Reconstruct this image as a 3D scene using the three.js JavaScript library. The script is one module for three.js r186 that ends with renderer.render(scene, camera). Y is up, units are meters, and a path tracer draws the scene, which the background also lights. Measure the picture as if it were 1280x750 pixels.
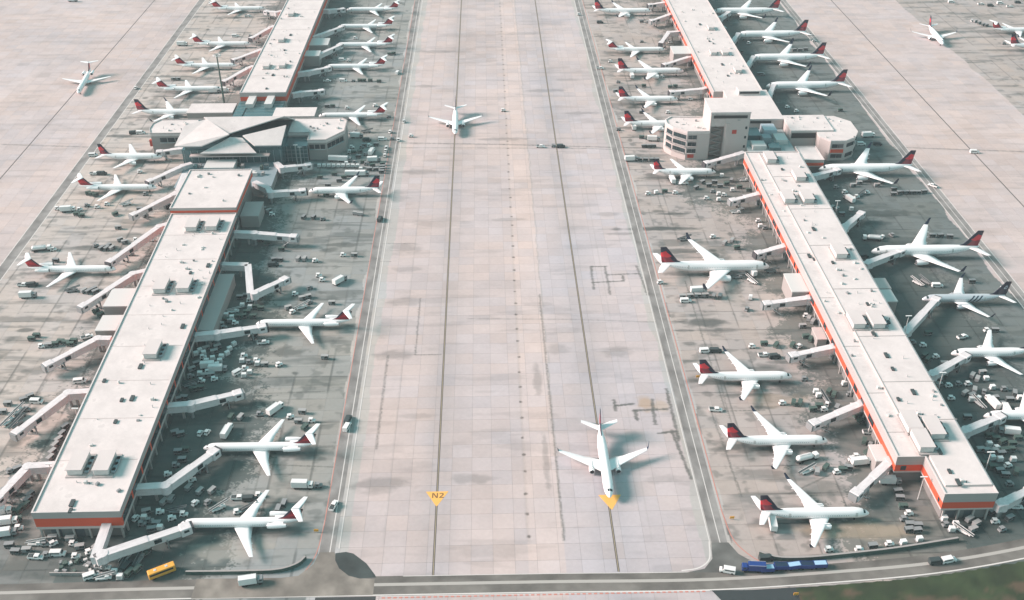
import * as THREE from 'three';
import { mergeGeometries } from 'three/addons/utils/BufferGeometryUtils.js';
import { RoundedBoxGeometry } from 'three/addons/geometries/RoundedBoxGeometry.js';
import { FontLoader } from 'three/addons/loaders/FontLoader.js';
import { TextGeometry } from 'three/addons/geometries/TextGeometry.js';

// ---------------------------------------------------------------- camera, sky, sun, exposure
const scene = new THREE.Scene();
const camera = new THREE.PerspectiveCamera(32.18, 1024 / 600, 1, 6000);   // aerial view from 270 m up, x east, -z away
camera.position.set(0, 270, 0);
camera.rotation.set(THREE.MathUtils.degToRad(-33.02), THREE.MathUtils.degToRad(-1.478), 0, 'YXZ');
const renderer = new THREE.WebGLRenderer({ antialias: true });
renderer.toneMapping = THREE.LinearToneMapping;
renderer.toneMappingExposure = 1.68;
renderer.shadowMap.enabled = true;
{ // milky, slightly teal sky, paler towards the horizon
  const w = 64, h = 32, d = new Float32Array(w * h * 4);
  for (let j = 0; j < h; j++) {
    const el = (j + 0.5) / h - 0.5, t = Math.pow(1 - Math.abs(el) * 2, 2);
    for (let i = 0; i < w; i++) d.set([0.12 + 0.16 * t, 0.3 + 0.15 * t, 0.33 + 0.14 * t, 1], (j * w + i) * 4);
  }
  const sky = new THREE.DataTexture(d, w, h, THREE.RGBAFormat, THREE.FloatType);
  sky.mapping = THREE.EquirectangularReflectionMapping; sky.magFilter = THREE.LinearFilter; sky.needsUpdate = true;
  scene.background = sky; scene.environment = sky;
}
const sun = new THREE.DirectionalLight(new THREE.Color(1, 0.785, 0.75), 5);
sun.position.set(-860, 470, -620); sun.target.position.set(0, 0, -520);
sun.castShadow = true; sun.shadow.radius = 36; sun.shadow.mapSize.set(4096, 4096);
Object.assign(sun.shadow.camera, { left: -600, right: 600, top: 500, bottom: -500, near: 10, far: 2400 });
scene.add(sun, sun.target);
scene.fog = new THREE.FogExp2(new THREE.Color(0.88, 0.97, 1), 0.00011);

// ---------------------------------------------------------------- layout, metres
const PLANES = [["md", -206.8, -444.3, 0, "LO", 0], ["md", -209.8, -533.3, 0, "LO", 1], ["a3", -212.6, -573.0, 0, "LO", 2], ["b7", -207.6, -640.6, 0, "LO", 3], ["md", -204.2, -682.0, 0, "LO", 4], ["md", -202.5, -726.8, 0, "LO", 5], ["md", -200.6, -772.9, 0, "LO", 6], ["md", -204.6, -859.3, 0, "LO", 7], ["md", -88.2, -268.5, 180, "LI", 0], ["md", -89.0, -309.0, 180, "LI", 1], ["md", -84.0, -394.1, 180, "LI", 2], ["b7", -80.8, -525.5, 180, "LI", 3], ["md", -86.4, -633.2, 180, "LI", 4], ["md", -93.2, -722.4, 180, "LI", 5], ["md", -91.2, -768.3, 180, "LI", 6], ["md", -94.2, -811.5, 180, "LI", 7], ["md", -92.6, -854.3, 180, "LI", 8], ["b7", 115.2, -267.5, 0, "RI", 0], ["b7", 111.4, -307.1, 0, "RI", 1], ["b7", 108.0, -348.4, 0, "RI", 2], ["w7", 111.0, -436.5, 0, "RI", 3], ["a3", 114.2, -543.9, 0, "RI", 4], ["b7", 107.4, -613.7, 0, "RI", 5], ["b7", 108.4, -654.6, 0, "RI", 6], ["b5", 116.8, -705.4, 0, "RI", 7], ["md", 112.0, -752.4, 0, "RI", 8], ["b5", 113.0, -842.5, 0, "RI", 9], ["b7", 217.6, -320.0, 180, "RO", 0], ["a3", 219.2, -362.6, 180, "RO", 1], ["sk", 223.6, -406.2, 180, "RO", 2], ["w7", 220.6, -449.1, 180, "RO", 3], ["w7", 219.8, -543.7, 180, "RO", 4], ["w7", 219.0, -673.5, 180, "RO", 5], ["w7", 219.8, -728.4, 180, "RO", 6], ["w7", 220.4, -779.7, 180, "RO", 7], ["w7", 213.2, -837.2, 180, "RO", 8], ["b7", 414.6, -751.8, 0, "FR", 0], ["md", 417.8, -789.6, 0, "FR", 1], ["b7", -20.2, -622.0, -89.2, "TX", 0], ["md", -280.1, -699.6, -83.8, "TX", 1], ["b7", 348.1, -778.2, -94.4, "TX", 2], ["b7", 42.8, -297.5, -89.8, "TX", 3]];
const BRIDGES = [["LI", 0, [-134.6, -267.4], [-133.7, -249.1], [-131.8, -250.9], [-106.3, -264.7]], ["LI", 1, [-132.3, -283.0], [-119.0, -283.9], [-105.3, -304.5]], ["LI", -1, [-132.1, -330.0], [-121.0, -331.3], [-102.7, -340.0]], ["LI", 2, [-132.2, -379.8], [-121.0, -381.4], [-101.1, -388.1]], ["LI", -1, [-132.7, -440.7], [-118.0, -439.6], [-112.0, -413.3], [-110.3, -413.9], [-97.8, -428.8]], ["LI", -1, [-132.4, -472.7], [-120.7, -471.5], [-99.2, -469.5]], ["LI", 3, [-131.4, -530.5], [-122.4, -522.3], [-120.2, -517.4], [-102.0, -521.8]], ["LI", -1, [-123.3, -555.1], [-119.0, -548.7], [-103.4, -554.6]], ["LI", -1, [-130.0, -661.1], [-124.5, -663.8], [-110.5, -670.1]], ["LI", 5, [-133.0, -699.6], [-125.1, -702.5], [-111.5, -714.0]], ["LI", 6, [-132.4, -734.9], [-122.2, -736.3], [-108.8, -760.9]], ["LI", 7, [-132.1, -775.1], [-126.7, -780.4], [-112.3, -803.4]], ["LI", 8, [-134.5, -841.5], [-128.0, -841.4], [-115.9, -847.9]], ["LO", -1, [-163.3, -296.3], [-172.8, -295.6], [-178.8, -278.8]], ["LO", -1, [-163.5, -340.7], [-172.6, -339.9], [-185.4, -316.4]], ["LO", -1, [-166.4, -378.2], [-172.4, -378.4], [-189.0, -360.9]], ["LO", -1, [-166.0, -435.5], [-172.1, -432.7], [-188.5, -406.0]], ["LO", 0, [-166.5, -483.0], [-171.5, -479.6], [-187.6, -446.1]], ["LO", -1, [-172.9, -541.7], [-171.7, -519.7], [-173.0, -515.9], [-189.8, -495.1]], ["LO", 1, [-172.0, -555.3], [-176.4, -552.2], [-191.9, -535.0]], ["LO", 2, [-178.8, -576.4], [-181.6, -576.5], [-197.1, -574.5]], ["LO", 4, [-165.2, -714.5], [-168.3, -709.8], [-180.9, -688.0]], ["LO", 5, [-165.1, -749.3], [-168.3, -744.3], [-182.7, -730.4]], ["LO", 6, [-165.0, -802.2], [-167.4, -798.4], [-178.6, -777.0]], ["LO", 7, [-164.8, -840.2], [-168.6, -836.2], [-179.1, -843.3]], ["RI", -1, [152.7, -293.5], [149.7, -290.8], [131.4, -274.5]], ["RI", -1, [152.4, -327.3], [149.3, -324.8], [126.6, -314.2]], ["RI", -1, [152.5, -365.8], [149.6, -364.1], [129.7, -359.6]], ["RI", -1, [152.3, -405.1], [148.8, -403.1], [127.7, -400.5]], ["RI", 3, [152.3, -453.0], [149.5, -451.4], [134.3, -446.4]], ["RI", -1, [152.5, -510.4], [148.9, -508.6], [133.0, -503.3]], ["RI", 4, [152.5, -562.3], [147.5, -559.1], [127.6, -550.7]], ["RI", 6, [150.0, -665.3], [145.1, -662.6], [123.9, -661.2]], ["RI", 7, [151.5, -727.6], [146.9, -724.4], [127.2, -712.6]], ["RI", 8, [151.5, -780.7], [140.7, -779.1], [131.6, -758.2]], ["RI", -1, [151.1, -825.9], [145.6, -819.9], [131.6, -810.8]], ["RI", 9, [152.7, -857.6], [147.4, -853.4], [135.4, -852.1]], ["RO", 8, [185.3, -814.8], [187.8, -814.7], [197.8, -831.5]], ["RO", 7, [182.9, -752.6], [185.8, -757.8], [194.5, -778.4]], ["RO", 6, [181.4, -697.7], [185.4, -705.5], [195.0, -727.3]], ["RO", 5, [186.0, -644.6], [188.7, -651.5], [196.6, -672.3]], ["RO", 4, [181.7, -528.5], [185.9, -530.4], [202.8, -540.3]], ["RO", -1, [182.1, -462.9], [186.3, -471.3], [200.1, -487.8]], ["RO", 3, [184.3, -432.5], [187.3, -434.7], [208.0, -447.7]], ["RO", 2, [183.1, -372.9], [186.2, -376.6], [209.3, -403.2]], ["RO", 1, [183.1, -342.5], [185.7, -344.1], [205.5, -358.2]], ["RO", 0, [182.4, -306.1], [185.1, -307.5], [203.4, -317.2]], ["RO", -1, [179.5, -266.4], [182.6, -267.5], [197.1, -275.7]]];
const VEHICLES = {
  tug: [[-242.6,-690.2,80],[-232.8,-882.1,0],[-183.5,-797.1,0],[-101.2,-789.4,0],[-101.0,-740.1,0],[-93.6,-699.9,0],[-92.6,-650.8,0],[-74.4,-654.5,20],[-63.9,-635.4,0],[-53.6,-627.3,80],[-61.2,-611.1,70],[-59.4,-600.6,0],[-55.3,-598.8,90],[-47.7,-604.6,0],[-77.2,-588.7,0],[-72.7,-590.9,30],[-83.5,-582.0,0],[-73.8,-578.3,0],[-62.0,-582.5,90],[-62.0,-576.2,90],[-79.1,-567.3,0],[-76.1,-553.1,0],[-203.8,-557.5,10],[-192.8,-528.7,0],[-210.8,-517.1,0],[-215.2,-513.9,0],[-221.4,-515.9,0],[-236.5,-512.6,0],[-223.4,-467.8,0],[-202.9,-471.3,20],[-183.8,-476.7,0],[-199.4,-381.8,0],[-182.5,-300.1,40],[-153.4,-262.2,30],[-158.6,-265.2,20],[-142.9,-266.0,0],[-133.7,-265.0,0],[-128.0,-273.8,70],[-122.8,-272.5,0],[-115.1,-273.5,20],[-111.3,-275.4,0],[-153.8,-256.9,0],[-143.6,-256.0,0],[-108.5,-281.0,60],[-103.9,-281.3,60],[-85.9,-284.6,0],[-92.2,-276.1,20],[-64.7,-289.2,0],[-101.8,-368.5,0],[-91.6,-365.3,30],[-93.9,-331.6,0],[-81.3,-329.7,10],[-72.3,-327.0,0],[-85.2,-414.6,30],[-92.0,-406.6,30],[-93.1,-422.1,0],[-109.5,-420.1,40],[-81.7,-434.6,0],[-83.9,-438.7,0],[-86.9,-427.4,40],[-87.6,-453.1,10],[-74.1,-458.3,0],[-89.3,-496.9,10],[-125.7,-371.7,20],[-121.1,-360.9,20],[-127.9,-357.9,30],[-105.8,-363.0,0],[-108.0,-372.2,0],[-104.7,-367.4,0],[-115.4,-320.2,70],[-113.5,-320.6,70],[-120.6,-301.8,0],[-122.3,-296.7,20],[10.8,-644.1,0],[40.8,-587.4,0],[90.2,-522.3,0],[105.7,-522.9,0],[127.2,-523.8,0],[122.1,-515.7,0],[145.3,-489.0,0],[147.1,-481.0,0],[117.5,-472.3,0],[83.3,-428.1,0],[120.5,-403.4,60],[146.9,-397.1,0],[137.4,-373.1,30],[133.5,-349.2,0],[120.1,-333.3,0],[138.2,-332.0,70],[149.7,-338.4,0],[116.4,-373.6,0],[153.2,-287.4,10],[152.8,-284.1,10],[153.2,-281.0,15],[153.5,-278.2,15],[153.7,-275.5,15],[153.7,-271.8,15],[150.3,-269.1,0],[147.6,-266.4,0],[138.4,-254.5,0],[164.5,-266.0,0],[161.7,-263.2,0],[127.0,-252.2,0],[116.5,-252.5,0],[188.9,-374.8,0],[192.7,-372.5,0],[195.3,-363.8,0],[197.6,-344.2,0],[202.2,-334.4,40],[190.9,-334.7,0],[215.4,-340.2,0],[225.9,-383.3,0],[206.2,-469.6,40],[211.7,-471.6,110],[214.1,-520.1,0],[206.7,-515.4,0],[198.5,-527.5,0],[217.1,-565.2,0],[196.9,-293.4,0],[180.6,-260.4,10],[76.8,-843.9,0],[91.2,-733.4,0],[119.8,-776.3,0],[141.4,-773.9,0],[124.6,-702.0,0],[92.5,-692.7,0],[137.7,-660.1,0],[119.1,-637.8,0],[83.4,-611.1,0],[189.8,-806.7,0],[201.4,-770.6,0],[197.2,-704.8,0],[199.7,-644.7,0],[204.0,-637.8,0],[253.4,-789.6,0],[253.1,-774.7,0],[393.7,-819.3,30],[396.5,-764.6,0],[138.5,-298.5,0],[140.5,-299.9,0],[-154.5,-262.1,0],[-146.4,-261.9,0],[-139.6,-258.0,30],[-125.0,-271.0,0],[-120.2,-276.8,20],[-112.5,-293.4,30],[-111.8,-297.8,0],[-122.6,-354.7,0],[-117.4,-355.7,20],[-121.3,-394.2,30],[-116.9,-398.0,0],[-113.8,-416.7,0],[185.7,-354.7,40],[193.1,-343.2,0],[201.7,-344.1,0],[206.2,-338.6,60],[196.9,-303.5,0],[185.4,-289.2,0],[193.2,-283.4,0],[179.8,-264.3,0],[147.9,-368.6,0],[151.7,-359.6,40],[136.1,-328.7,0],[148.5,-330.5,0],[148.2,-306.7,60],[130.6,-291.5,0],[132.7,-519.3,0],[143.5,-517.0,0],[201.7,-521.4,0],[-83.1,-588.9,0],[-72.1,-564.9,0],[-88.9,-530.9,0],[-117.6,-503.0,0],[-182.2,-461.9,0],[-175.5,-476.5,0],[-223.9,-511.3,0],[-189.6,-337.1,0],[-176.2,-296.8,40],[-168.2,-270.1,0]],
  cart: [[-217.3,-706.2,0],[-220.7,-706.2,0],[-69.1,-754.5,0],[-72.0,-752.9,0],[-88.9,-699.8,0],[-86.1,-699.7,0],[-81.6,-699.6,0],[-75.3,-697.9,0],[-106.2,-653.9,0],[-102.5,-653.8,0],[-81.3,-580.8,0],[-77.5,-581.8,0],[-68.1,-562.6,0],[-74.2,-567.1,0],[-62.5,-564.2,0],[-62.2,-560.3,0],[-62.0,-557.0,0],[-62.2,-553.8,0],[-72.1,-502.8,170],[-69.8,-501.8,170],[-99.9,-498.9,70],[-94.5,-498.8,70],[-96.3,-454.9,70],[-93.1,-454.8,70],[-68.4,-458.1,0],[-105.5,-454.3,0],[-107.5,-454.4,10],[-223.0,-529.4,20],[-220.8,-528.4,20],[-225.1,-530.5,20],[-199.0,-468.0,60],[-197.8,-467.9,60],[-196.5,-467.9,60],[-195.3,-467.9,60],[-195.1,-427.3,50],[-193.6,-427.3,50],[-192.0,-427.2,50],[-190.5,-427.2,50],[-196.4,-382.3,0],[-194.5,-382.9,0],[-192.8,-384.1,0],[-190.8,-384.6,0],[-187.9,-383.3,0],[-186.5,-384.5,0],[-170.3,-325.5,65],[-170.0,-321.1,65],[-170.1,-317.7,65],[-170.4,-314.4,65],[-170.1,-310.4,65],[-169.7,-306.9,65],[-170.2,-286.8,65],[-170.1,-284.1,65],[-169.9,-282.2,65],[-171.0,-279.4,65],[-180.7,-300.9,30],[-76.0,-279.8,80],[-77.6,-277.0,80],[-77.6,-326.6,0],[-74.5,-322.6,60],[-76.9,-332.7,0],[-94.5,-410.0,20],[-89.1,-418.2,20],[-86.6,-419.5,20],[-74.5,-413.7,0],[-72.4,-370.1,0],[-97.8,-365.5,0],[-109.6,-403.0,0],[-114.3,-403.2,10],[-113.1,-406.7,0],[-105.2,-329.8,70],[-101.3,-329.7,70],[-125.5,-320.9,20],[-123.1,-319.9,20],[-121.5,-309.4,0],[-119.8,-310.3,0],[-108.1,-286.9,60],[-103.7,-287.2,60],[91.1,-566.2,0],[94.7,-566.1,0],[98.5,-566.0,0],[100.9,-565.9,0],[99.3,-585.3,0],[96.3,-585.4,0],[102.2,-585.3,0],[100.0,-524.5,0],[95.8,-415.3,0],[99.5,-415.5,0],[103.1,-415.6,0],[92.1,-414.9,0],[107.0,-414.6,70],[110.0,-414.5,70],[126.7,-467.8,60],[127.6,-460.4,0],[122.4,-465.4,50],[122.1,-375.3,0],[127.2,-374.0,60],[134.5,-373.8,60],[147.3,-384.7,60],[142.2,-380.4,0],[124.6,-333.2,70],[126.7,-333.1,70],[123.0,-291.7,70],[127.0,-293.9,50],[150.0,-280.4,0],[149.6,-276.9,0],[149.3,-272.5,0],[152.1,-280.4,0],[151.8,-276.8,0],[151.5,-272.5,0],[148.6,-263.5,0],[150.6,-263.5,0],[150.3,-260.9,0],[148.2,-260.8,0],[160.5,-287.2,60],[160.1,-282.9,60],[132.1,-253.6,0],[230.3,-523.7,0],[228.3,-517.8,0],[232.4,-519.6,0],[235.8,-519.6,0],[239.4,-519.5,0],[242.5,-519.4,0],[246.5,-520.3,0],[232.7,-470.2,0],[236.9,-470.1,0],[241.6,-469.1,0],[229.5,-383.2,0],[235.6,-424.9,0],[198.2,-381.5,0],[192.6,-322.2,0],[189.9,-302.5,0],[192.0,-302.5,0],[194.2,-302.4,0],[196.4,-302.4,0],[198.6,-302.3,0],[200.7,-302.2,0],[126.0,-824.2,0],[130.9,-822.0,0],[135.4,-821.9,0],[109.3,-684.7,0],[127.3,-682.1,0],[131.1,-683.5,0],[101.7,-638.3,0],[88.4,-675.8,0],[96.5,-598.5,0],[100.4,-597.2,0],[232.3,-753.7,0],[236.5,-753.6,0],[241.2,-755.2,0],[395.5,-817.2,30],[397.1,-813.2,30],[398.7,-809.1,30],[400.4,-807.1,30],[191.0,-750.2,0],[194.6,-704.9,0],[233.2,-638.4,0],[-154.5,-264.8,0],[-148.2,-264.2,0],[-143.6,-260.3,15],[-137.8,-260.2,60],[-129.9,-257.7,20],[-125.1,-277.0,20],[-119.8,-270.8,0],[-120.8,-268.1,10],[-120.0,-281.7,70],[-118.0,-282.9,70],[-117.8,-297.9,40],[-115.3,-296.1,40],[-118.8,-304.7,0],[-112.7,-289.1,60],[-119.7,-257.5,60],[-120.8,-249.5,60],[-123.1,-248.1,60],[-129.6,-341.9,20],[-127.6,-342.9,0],[-124.6,-348.7,0],[-123.1,-349.2,10],[-122.0,-358.1,0],[-120.2,-359.1,0],[-127.4,-366.8,30],[-128.5,-362.8,30],[-121.7,-375.5,20],[-121.0,-379.1,20],[-125.7,-378.0,20],[-125.1,-381.7,20],[-121.5,-400.7,0],[-118.7,-399.3,0],[-116.9,-403.2,0],[-125.8,-398.2,0],[-123.3,-396.8,0],[-109.8,-411.1,0],[-107.3,-409.7,0],[-118.9,-419.7,0],[-116.1,-421.0,0],[-106.3,-387.4,10],[180.0,-350.3,50],[181.2,-348.0,50],[181.4,-344.7,50],[186.9,-345.6,0],[188.6,-343.9,0],[191.2,-347.2,60],[194.3,-349.9,60],[197.8,-337.7,30],[199.3,-336.6,30],[202.6,-339.7,70],[190.9,-361.5,40],[190.6,-364.5,40],[196.8,-358.4,0],[205.6,-349.6,50],[206.7,-347.3,50],[210.9,-351.7,0],[208.8,-334.2,0],[214.6,-333.0,0],[218.5,-337.2,70],[196.7,-310.7,0],[198.3,-309.2,0],[200.3,-307.2,20],[203.8,-305.7,0],[207.5,-308.9,0],[188.8,-294.5,0],[190.5,-292.7,0],[192.2,-290.8,0],[193.5,-288.1,0],[198.5,-289.8,60],[182.1,-285.8,0],[185.3,-283.1,60],[180.6,-269.1,20],[185.6,-265.7,20],[172.5,-263.3,30],[170.9,-265.3,30],[170.2,-260.6,20],[147.2,-395.1,60],[148.3,-392.4,60],[151.2,-396.3,0],[152.7,-393.6,0],[142.9,-388.7,0],[143.5,-378.5,60],[147.1,-378.4,60],[149.7,-364.9,40],[150.8,-362.5,40],[151.2,-355.6,40],[151.9,-351.0,40],[141.3,-340.2,60],[142.7,-338.0,60],[134.7,-330.8,0],[131.5,-328.8,0],[141.6,-329.6,60],[147.9,-324.3,40],[148.9,-321.3,40],[152.8,-319.2,70],[151.8,-311.8,70],[146.3,-308.6,60],[150.7,-304.7,30],[145.5,-302.0,30],[135.5,-293.6,0],[132.7,-292.4,0],[126.3,-531.4,0],[130.3,-535.3,0],[132.5,-530.2,0],[136.8,-533.1,0],[140.4,-537.1,60],[118.5,-528.6,40],[123.4,-535.5,40],[143.3,-528.9,0],[147.9,-524.8,0],[149.8,-516.9,60],[189.0,-502.5,50],[191.1,-500.6,50],[192.2,-495.0,0],[188.0,-508.2,60],[208.7,-529.2,0],[213.2,-532.2,0],[222.4,-528.9,0],[226.4,-532.9,0],[-75.9,-591.0,0],[-68.6,-592.0,0],[-77.8,-575.0,0],[-83.4,-572.9,0],[-69.5,-557.2,0],[-65.7,-557.1,0],[-83.4,-547.0,0],[-85.7,-543.0,0],[-91.4,-537.0,0],[-89.5,-551.4,0],[-97.3,-547.4,0],[-90.9,-525.0,0],[-123.0,-508.7,30],[-120.0,-506.8,30],[-125.9,-496.0,0],[-118.8,-475.0,0],[-114.7,-470.7,0],[-106.4,-464.8,0],[-192.2,-476.9,30],[-189.0,-474.3,30],[-185.2,-466.8,50],[-196.8,-489.9,0],[-191.0,-510.5,0],[-185.9,-503.0,0],[-202.9,-505.2,40],[-223.8,-505.8,0],[-220.6,-503.9,0],[-220.5,-453.4,0],[-218.3,-456.4,0],[-183.7,-409.0,40],[-180.7,-406.2,40],[-204.4,-390.0,0],[-205.7,-387.5,0],[-193.2,-343.5,30],[-191.3,-345.6,30],[-198.8,-341.0,0],[-198.8,-335.8,0],[-179.2,-295.1,40],[-175.8,-292.5,40],[-180.2,-290.0,40],[-176.9,-287.4,40],[-174.0,-278.2,10],[-170.2,-274.1,10],[-168.4,-261.7,0],[-165.1,-258.6,0],[-161.5,-259.3,0]],
  uld: [[-79.8,-561.8,0],[-77.0,-561.7,0],[-82.7,-561.9,0],[-85.5,-562.0,0],[-88.3,-562.0,0],[-91.2,-562.1,0],[-94.0,-562.2,0],[-96.9,-562.3,0],[-99.7,-562.3,0],[-121.3,-370.4,20],[-117.7,-371.5,0],[-117.8,-368.3,0],[-115.7,-373.8,40],[-115.3,-377.2,40],[-114.1,-380.8,40],[-126.1,-374.4,20],[-124.3,-359.3,0],[-108.1,-368.1,0],[-101.8,-367.5,0],[-122.4,-404.3,0],[-116.4,-412.3,0],[-112.0,-410.8,0],[-118.8,-401.3,0],[94.8,-523.2,10],[124.3,-413.0,80],[135.8,-340.4,0],[161.8,-265.6,0],[162.4,-261.2,0],[143.2,-254.8,0],[149.4,-256.2,0],[210.5,-347.2,0],[210.7,-341.2,0],[219.1,-333.9,0],[192.5,-297.6,0],[193.9,-297.1,0],[128.4,-513.6,0],[138.4,-525.0,0],[136.0,-543.5,0],[144.7,-482.8,0],[142.5,-420.8,0],[-125.7,-246.1,0],[-128.2,-248.3,0],[-125.1,-273.8,0],[-118.2,-268.8,0],[-129.4,-373.9,30],[-128.2,-376.3,30],[-123.6,-368.5,0],[-105.3,-357.6,0],[-103.3,-359.8,0],[184.8,-341.8,0],[198.7,-333.4,0],[194.5,-305.5,0],[200.1,-296.5,0],[136.1,-338.2,0],[149.3,-345.5,0],[151.4,-373.3,0],[129.7,-520.3,0],[199.0,-500.4,0],[-84.0,-565.2,0],[-74.7,-557.4,0],[164.4,-267.9,0],[164.9,-263.1,0]],
  belt: [[-85.3,-610.5,0],[-76.1,-612.0,0],[-200.3,-517.3,20],[-201.1,-428.2,20],[-192.8,-336.2,60],[-190.5,-336.1,60],[-193.8,-330.1,60],[-190.5,-330.0,60],[-99.5,-278.3,30],[-114.4,-274.3,5],[-119.7,-408.0,10],[-126.7,-351.8,10],[128.5,-428.4,120],[122.2,-432.3,0],[208.8,-424.5,120],[212.7,-425.5,120],[135.3,-499.3,0],[102.0,-470.2,10],[166.7,-259.9,140],[140.0,-437.1,0],[-88.4,-410.6,30],[210.1,-518.3,40],[119.8,-292.3,20],[136.7,-738.1,0],[112.6,-534.8,0],[188.7,-419.6,50],[201.6,-332.3,110],[-89.2,-277.3,30],[-130.3,-246.9,0],[-126.9,-250.0,70],[-126.0,-254.3,70],[-121.1,-254.8,70],[-159.0,-262.4,0],[137.1,-336.0,100],[148.0,-538.0,0]],
  van: [[-195.3,-797.4,0],[-194.6,-846.8,0],[-116.5,-747.2,0],[-105.9,-741.9,0],[-111.9,-700.4,0],[-223.1,-614.0,5],[-218.6,-613.9,0],[-88.1,-580.9,0],[-58.5,-496.1,75],[-100.7,-700.1,0],[-229.8,-556.1,5],[-226.1,-556.0,0],[-238.3,-581.4,0],[-226.5,-433.9,0],[-223.8,-433.8,5],[-174.1,-355.8,5],[-101.4,-382.3,5],[-57.8,-327.3,78],[-57.7,-323.9,78],[-57.8,-278.5,75],[-74.9,-599.3,0],[-65.3,-600.2,0],[-61.9,-587.2,90],[-108.1,-449.7,0],[-63.5,-714.7,80],[32.6,-587.1,0],[45.2,-586.7,0],[296.2,-572.2,0],[254.4,-528.1,130],[190.0,-450.2,10],[217.4,-421.7,0],[212.8,-378.6,15],[99.6,-370.7,0],[96.2,-370.8,0],[120.3,-367.2,0],[123.2,-366.2,5],[79.4,-244.0,170],[91.8,-329.9,0],[93.9,-249.0,0],[92.7,-412.8,0],[150.2,-314.3,0],[151.7,-246.1,10],[155.1,-246.5,10],[190.2,-271.5,0],[241.0,-585.2,0],[230.9,-585.5,0],[82.3,-720.5,0],[92.2,-823.0,0],[395.8,-869.2,0],[418.7,-863.1,0],[425.0,-858.5,0],[435.9,-864.9,0],[440.3,-855.9,0],[451.8,-866.7,0],[-108.2,-360.5,40],[-93.3,-283.5,0],[-90.4,-283.5,0],[-187.5,-342.3,0],[-181.5,-388.7,30],[-176.1,-513.8,60],[-134.8,-247.0,20],[-132.8,-250.9,0],[-122.8,-252.1,70],[-152.1,-257.2,0],[-155.8,-256.9,0]],
  box_truck: [[-231.6,-778.1,0],[-351.6,-891.9,0],[-230.1,-510.5,2],[-81.7,-604.3,0],[-70.3,-580.5,80],[-67.9,-569.2,0],[-79.1,-550.5,0],[-73.1,-550.3,0],[-87.6,-585.5,0],[-72.9,-432.9,55],[-88.1,-334.0,60],[-81.2,-242.9,5],[-121.2,-364.5,0],[-117.2,-362.1,0],[106.2,-538.0,88],[86.1,-566.3,0],[103.0,-702.5,88],[93.4,-613.8,88],[99.7,-265.2,88],[201.1,-511.7,115],[206.3,-330.6,100],[209.8,-326.3,90],[238.8,-597.2,0],[-186.8,-681.4,0],[-180.5,-682.7,0],[103.5,-594.7,0],[-150.6,-293.1,5],[148.7,-285.4,0],[140.7,-296.7,0],[144.9,-293.8,70],[-70.6,-288.9,0],[-140.6,-267.5,70],[-173.4,-272.8,10],[-171.8,-267.1,5],[-176.2,-277.9,10],[-220.2,-423.3,0],[-91.3,-570.9,0],[-85.0,-570.7,0],[100.5,-419.3,0],[129.3,-435.9,110],[-104.9,-320.4,80],[205.4,-312.4,170]],
  fuel_truck: [[200.1,-467.6,170],[121.0,-299.0,20],[-229.5,-467.9,5]],
  bus: [[-112.1,-247.9,28]],
  blue_truck: [[88.4,-244.3,175]],
  blue_trailer: [[93.0,-244.0,2],[97.9,-244.9,2],[101.7,-245.0,2],[105.9,-245.1,3],[110.1,-245.3,3]],
};
const UNITS_L = [[-150.2,-288.8],[-140.6,-288.5],[-141.8,-359.3],[-151.1,-410.0],[-140.5,-410.5],[-150.1,-468.0],[-140.1,-468.6],[-151.9,-695.7],[-141.1,-697.0],[-150.2,-750.3],[-152.2,-810.5]];
const HATCH_L = [[-144.5,-349.1],[-144.4,-313.6],[-133.9,-327.1],[-134.1,-378.1],[-156.5,-339.7],[-143.9,-426.8],[-134.2,-429.5],[-141.1,-423.0],[-147.9,-432.8],[-146.5,-269.4],[-145.9,-265.8],[-145.1,-279.8],[-145.7,-762.7],[-144.9,-729.6],[-145.2,-691.0],[-145.1,-680.4],[-145.2,-655.7],[-144.2,-806.1],[-142.0,-327.9],[-145.8,-326.9]];
const UNITS_R = [[160.8,-537.4],[171.5,-514.5],[158.9,-489.0],[169.1,-488.8],[169.6,-431.7],[159.9,-372.4],[168.5,-372.2],[159.8,-302.9],[167.1,-299.4],[170.2,-769.3],[170.1,-714.7],[172.0,-679.6],[161.8,-714.9],[160.3,-292.2]];
const HATCH_R = [[164.9,-546.3],[165.0,-524.6],[164.7,-498.1],[164.2,-456.1],[164.5,-423.1],[164.9,-416.5],[165.1,-363.2],[169.8,-386.7],[171.1,-386.6],[165.5,-347.7],[165.0,-338.3],[155.6,-327.0],[168.1,-322.8],[160.6,-318.4],[165.3,-309.4],[165.3,-287.5],[165.0,-276.7],[167.4,-271.6],[166.0,-270.9],[164.1,-779.1],[164.3,-740.8],[164.4,-814.7],[164.3,-692.6],[163.9,-671.1],[163.5,-746.1],[174.5,-372.1],[174.1,-375.0],[155.4,-430.9],[156.9,-427.8]];
// ---------------------------------------------------------------- helpers
let seed = 7;
const rnd = () => { seed = (seed * 1664525 + 1013904223) >>> 0; return seed / 4294967296; };
const hash = (x, y) => { let h = (x * 374761393 + y * 668265263) | 0; h = Math.imul(h ^ (h >>> 13), 1274126177); return ((h ^ (h >>> 16)) >>> 0) / 4294967296; };
function noise(x, y) {
  const xi = Math.floor(x), yi = Math.floor(y), fx = x - xi, fy = y - yi, u = fx * fx * (3 - 2 * fx), v = fy * fy * (3 - 2 * fy);
  return (hash(xi, yi) * (1 - u) + hash(xi + 1, yi) * u) * (1 - v) + (hash(xi, yi + 1) * (1 - u) + hash(xi + 1, yi + 1) * u) * v;
}
const fbm = (x, y, o = 3) => { let s = 0, a = 0.5, t = 0; for (let k = 0; k < o; k++) { s += a * noise(x + k * 17.3, y - k * 9.1); t += a; a *= 0.5; x *= 2.1; y *= 2.1; } return s / t; };
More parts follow.
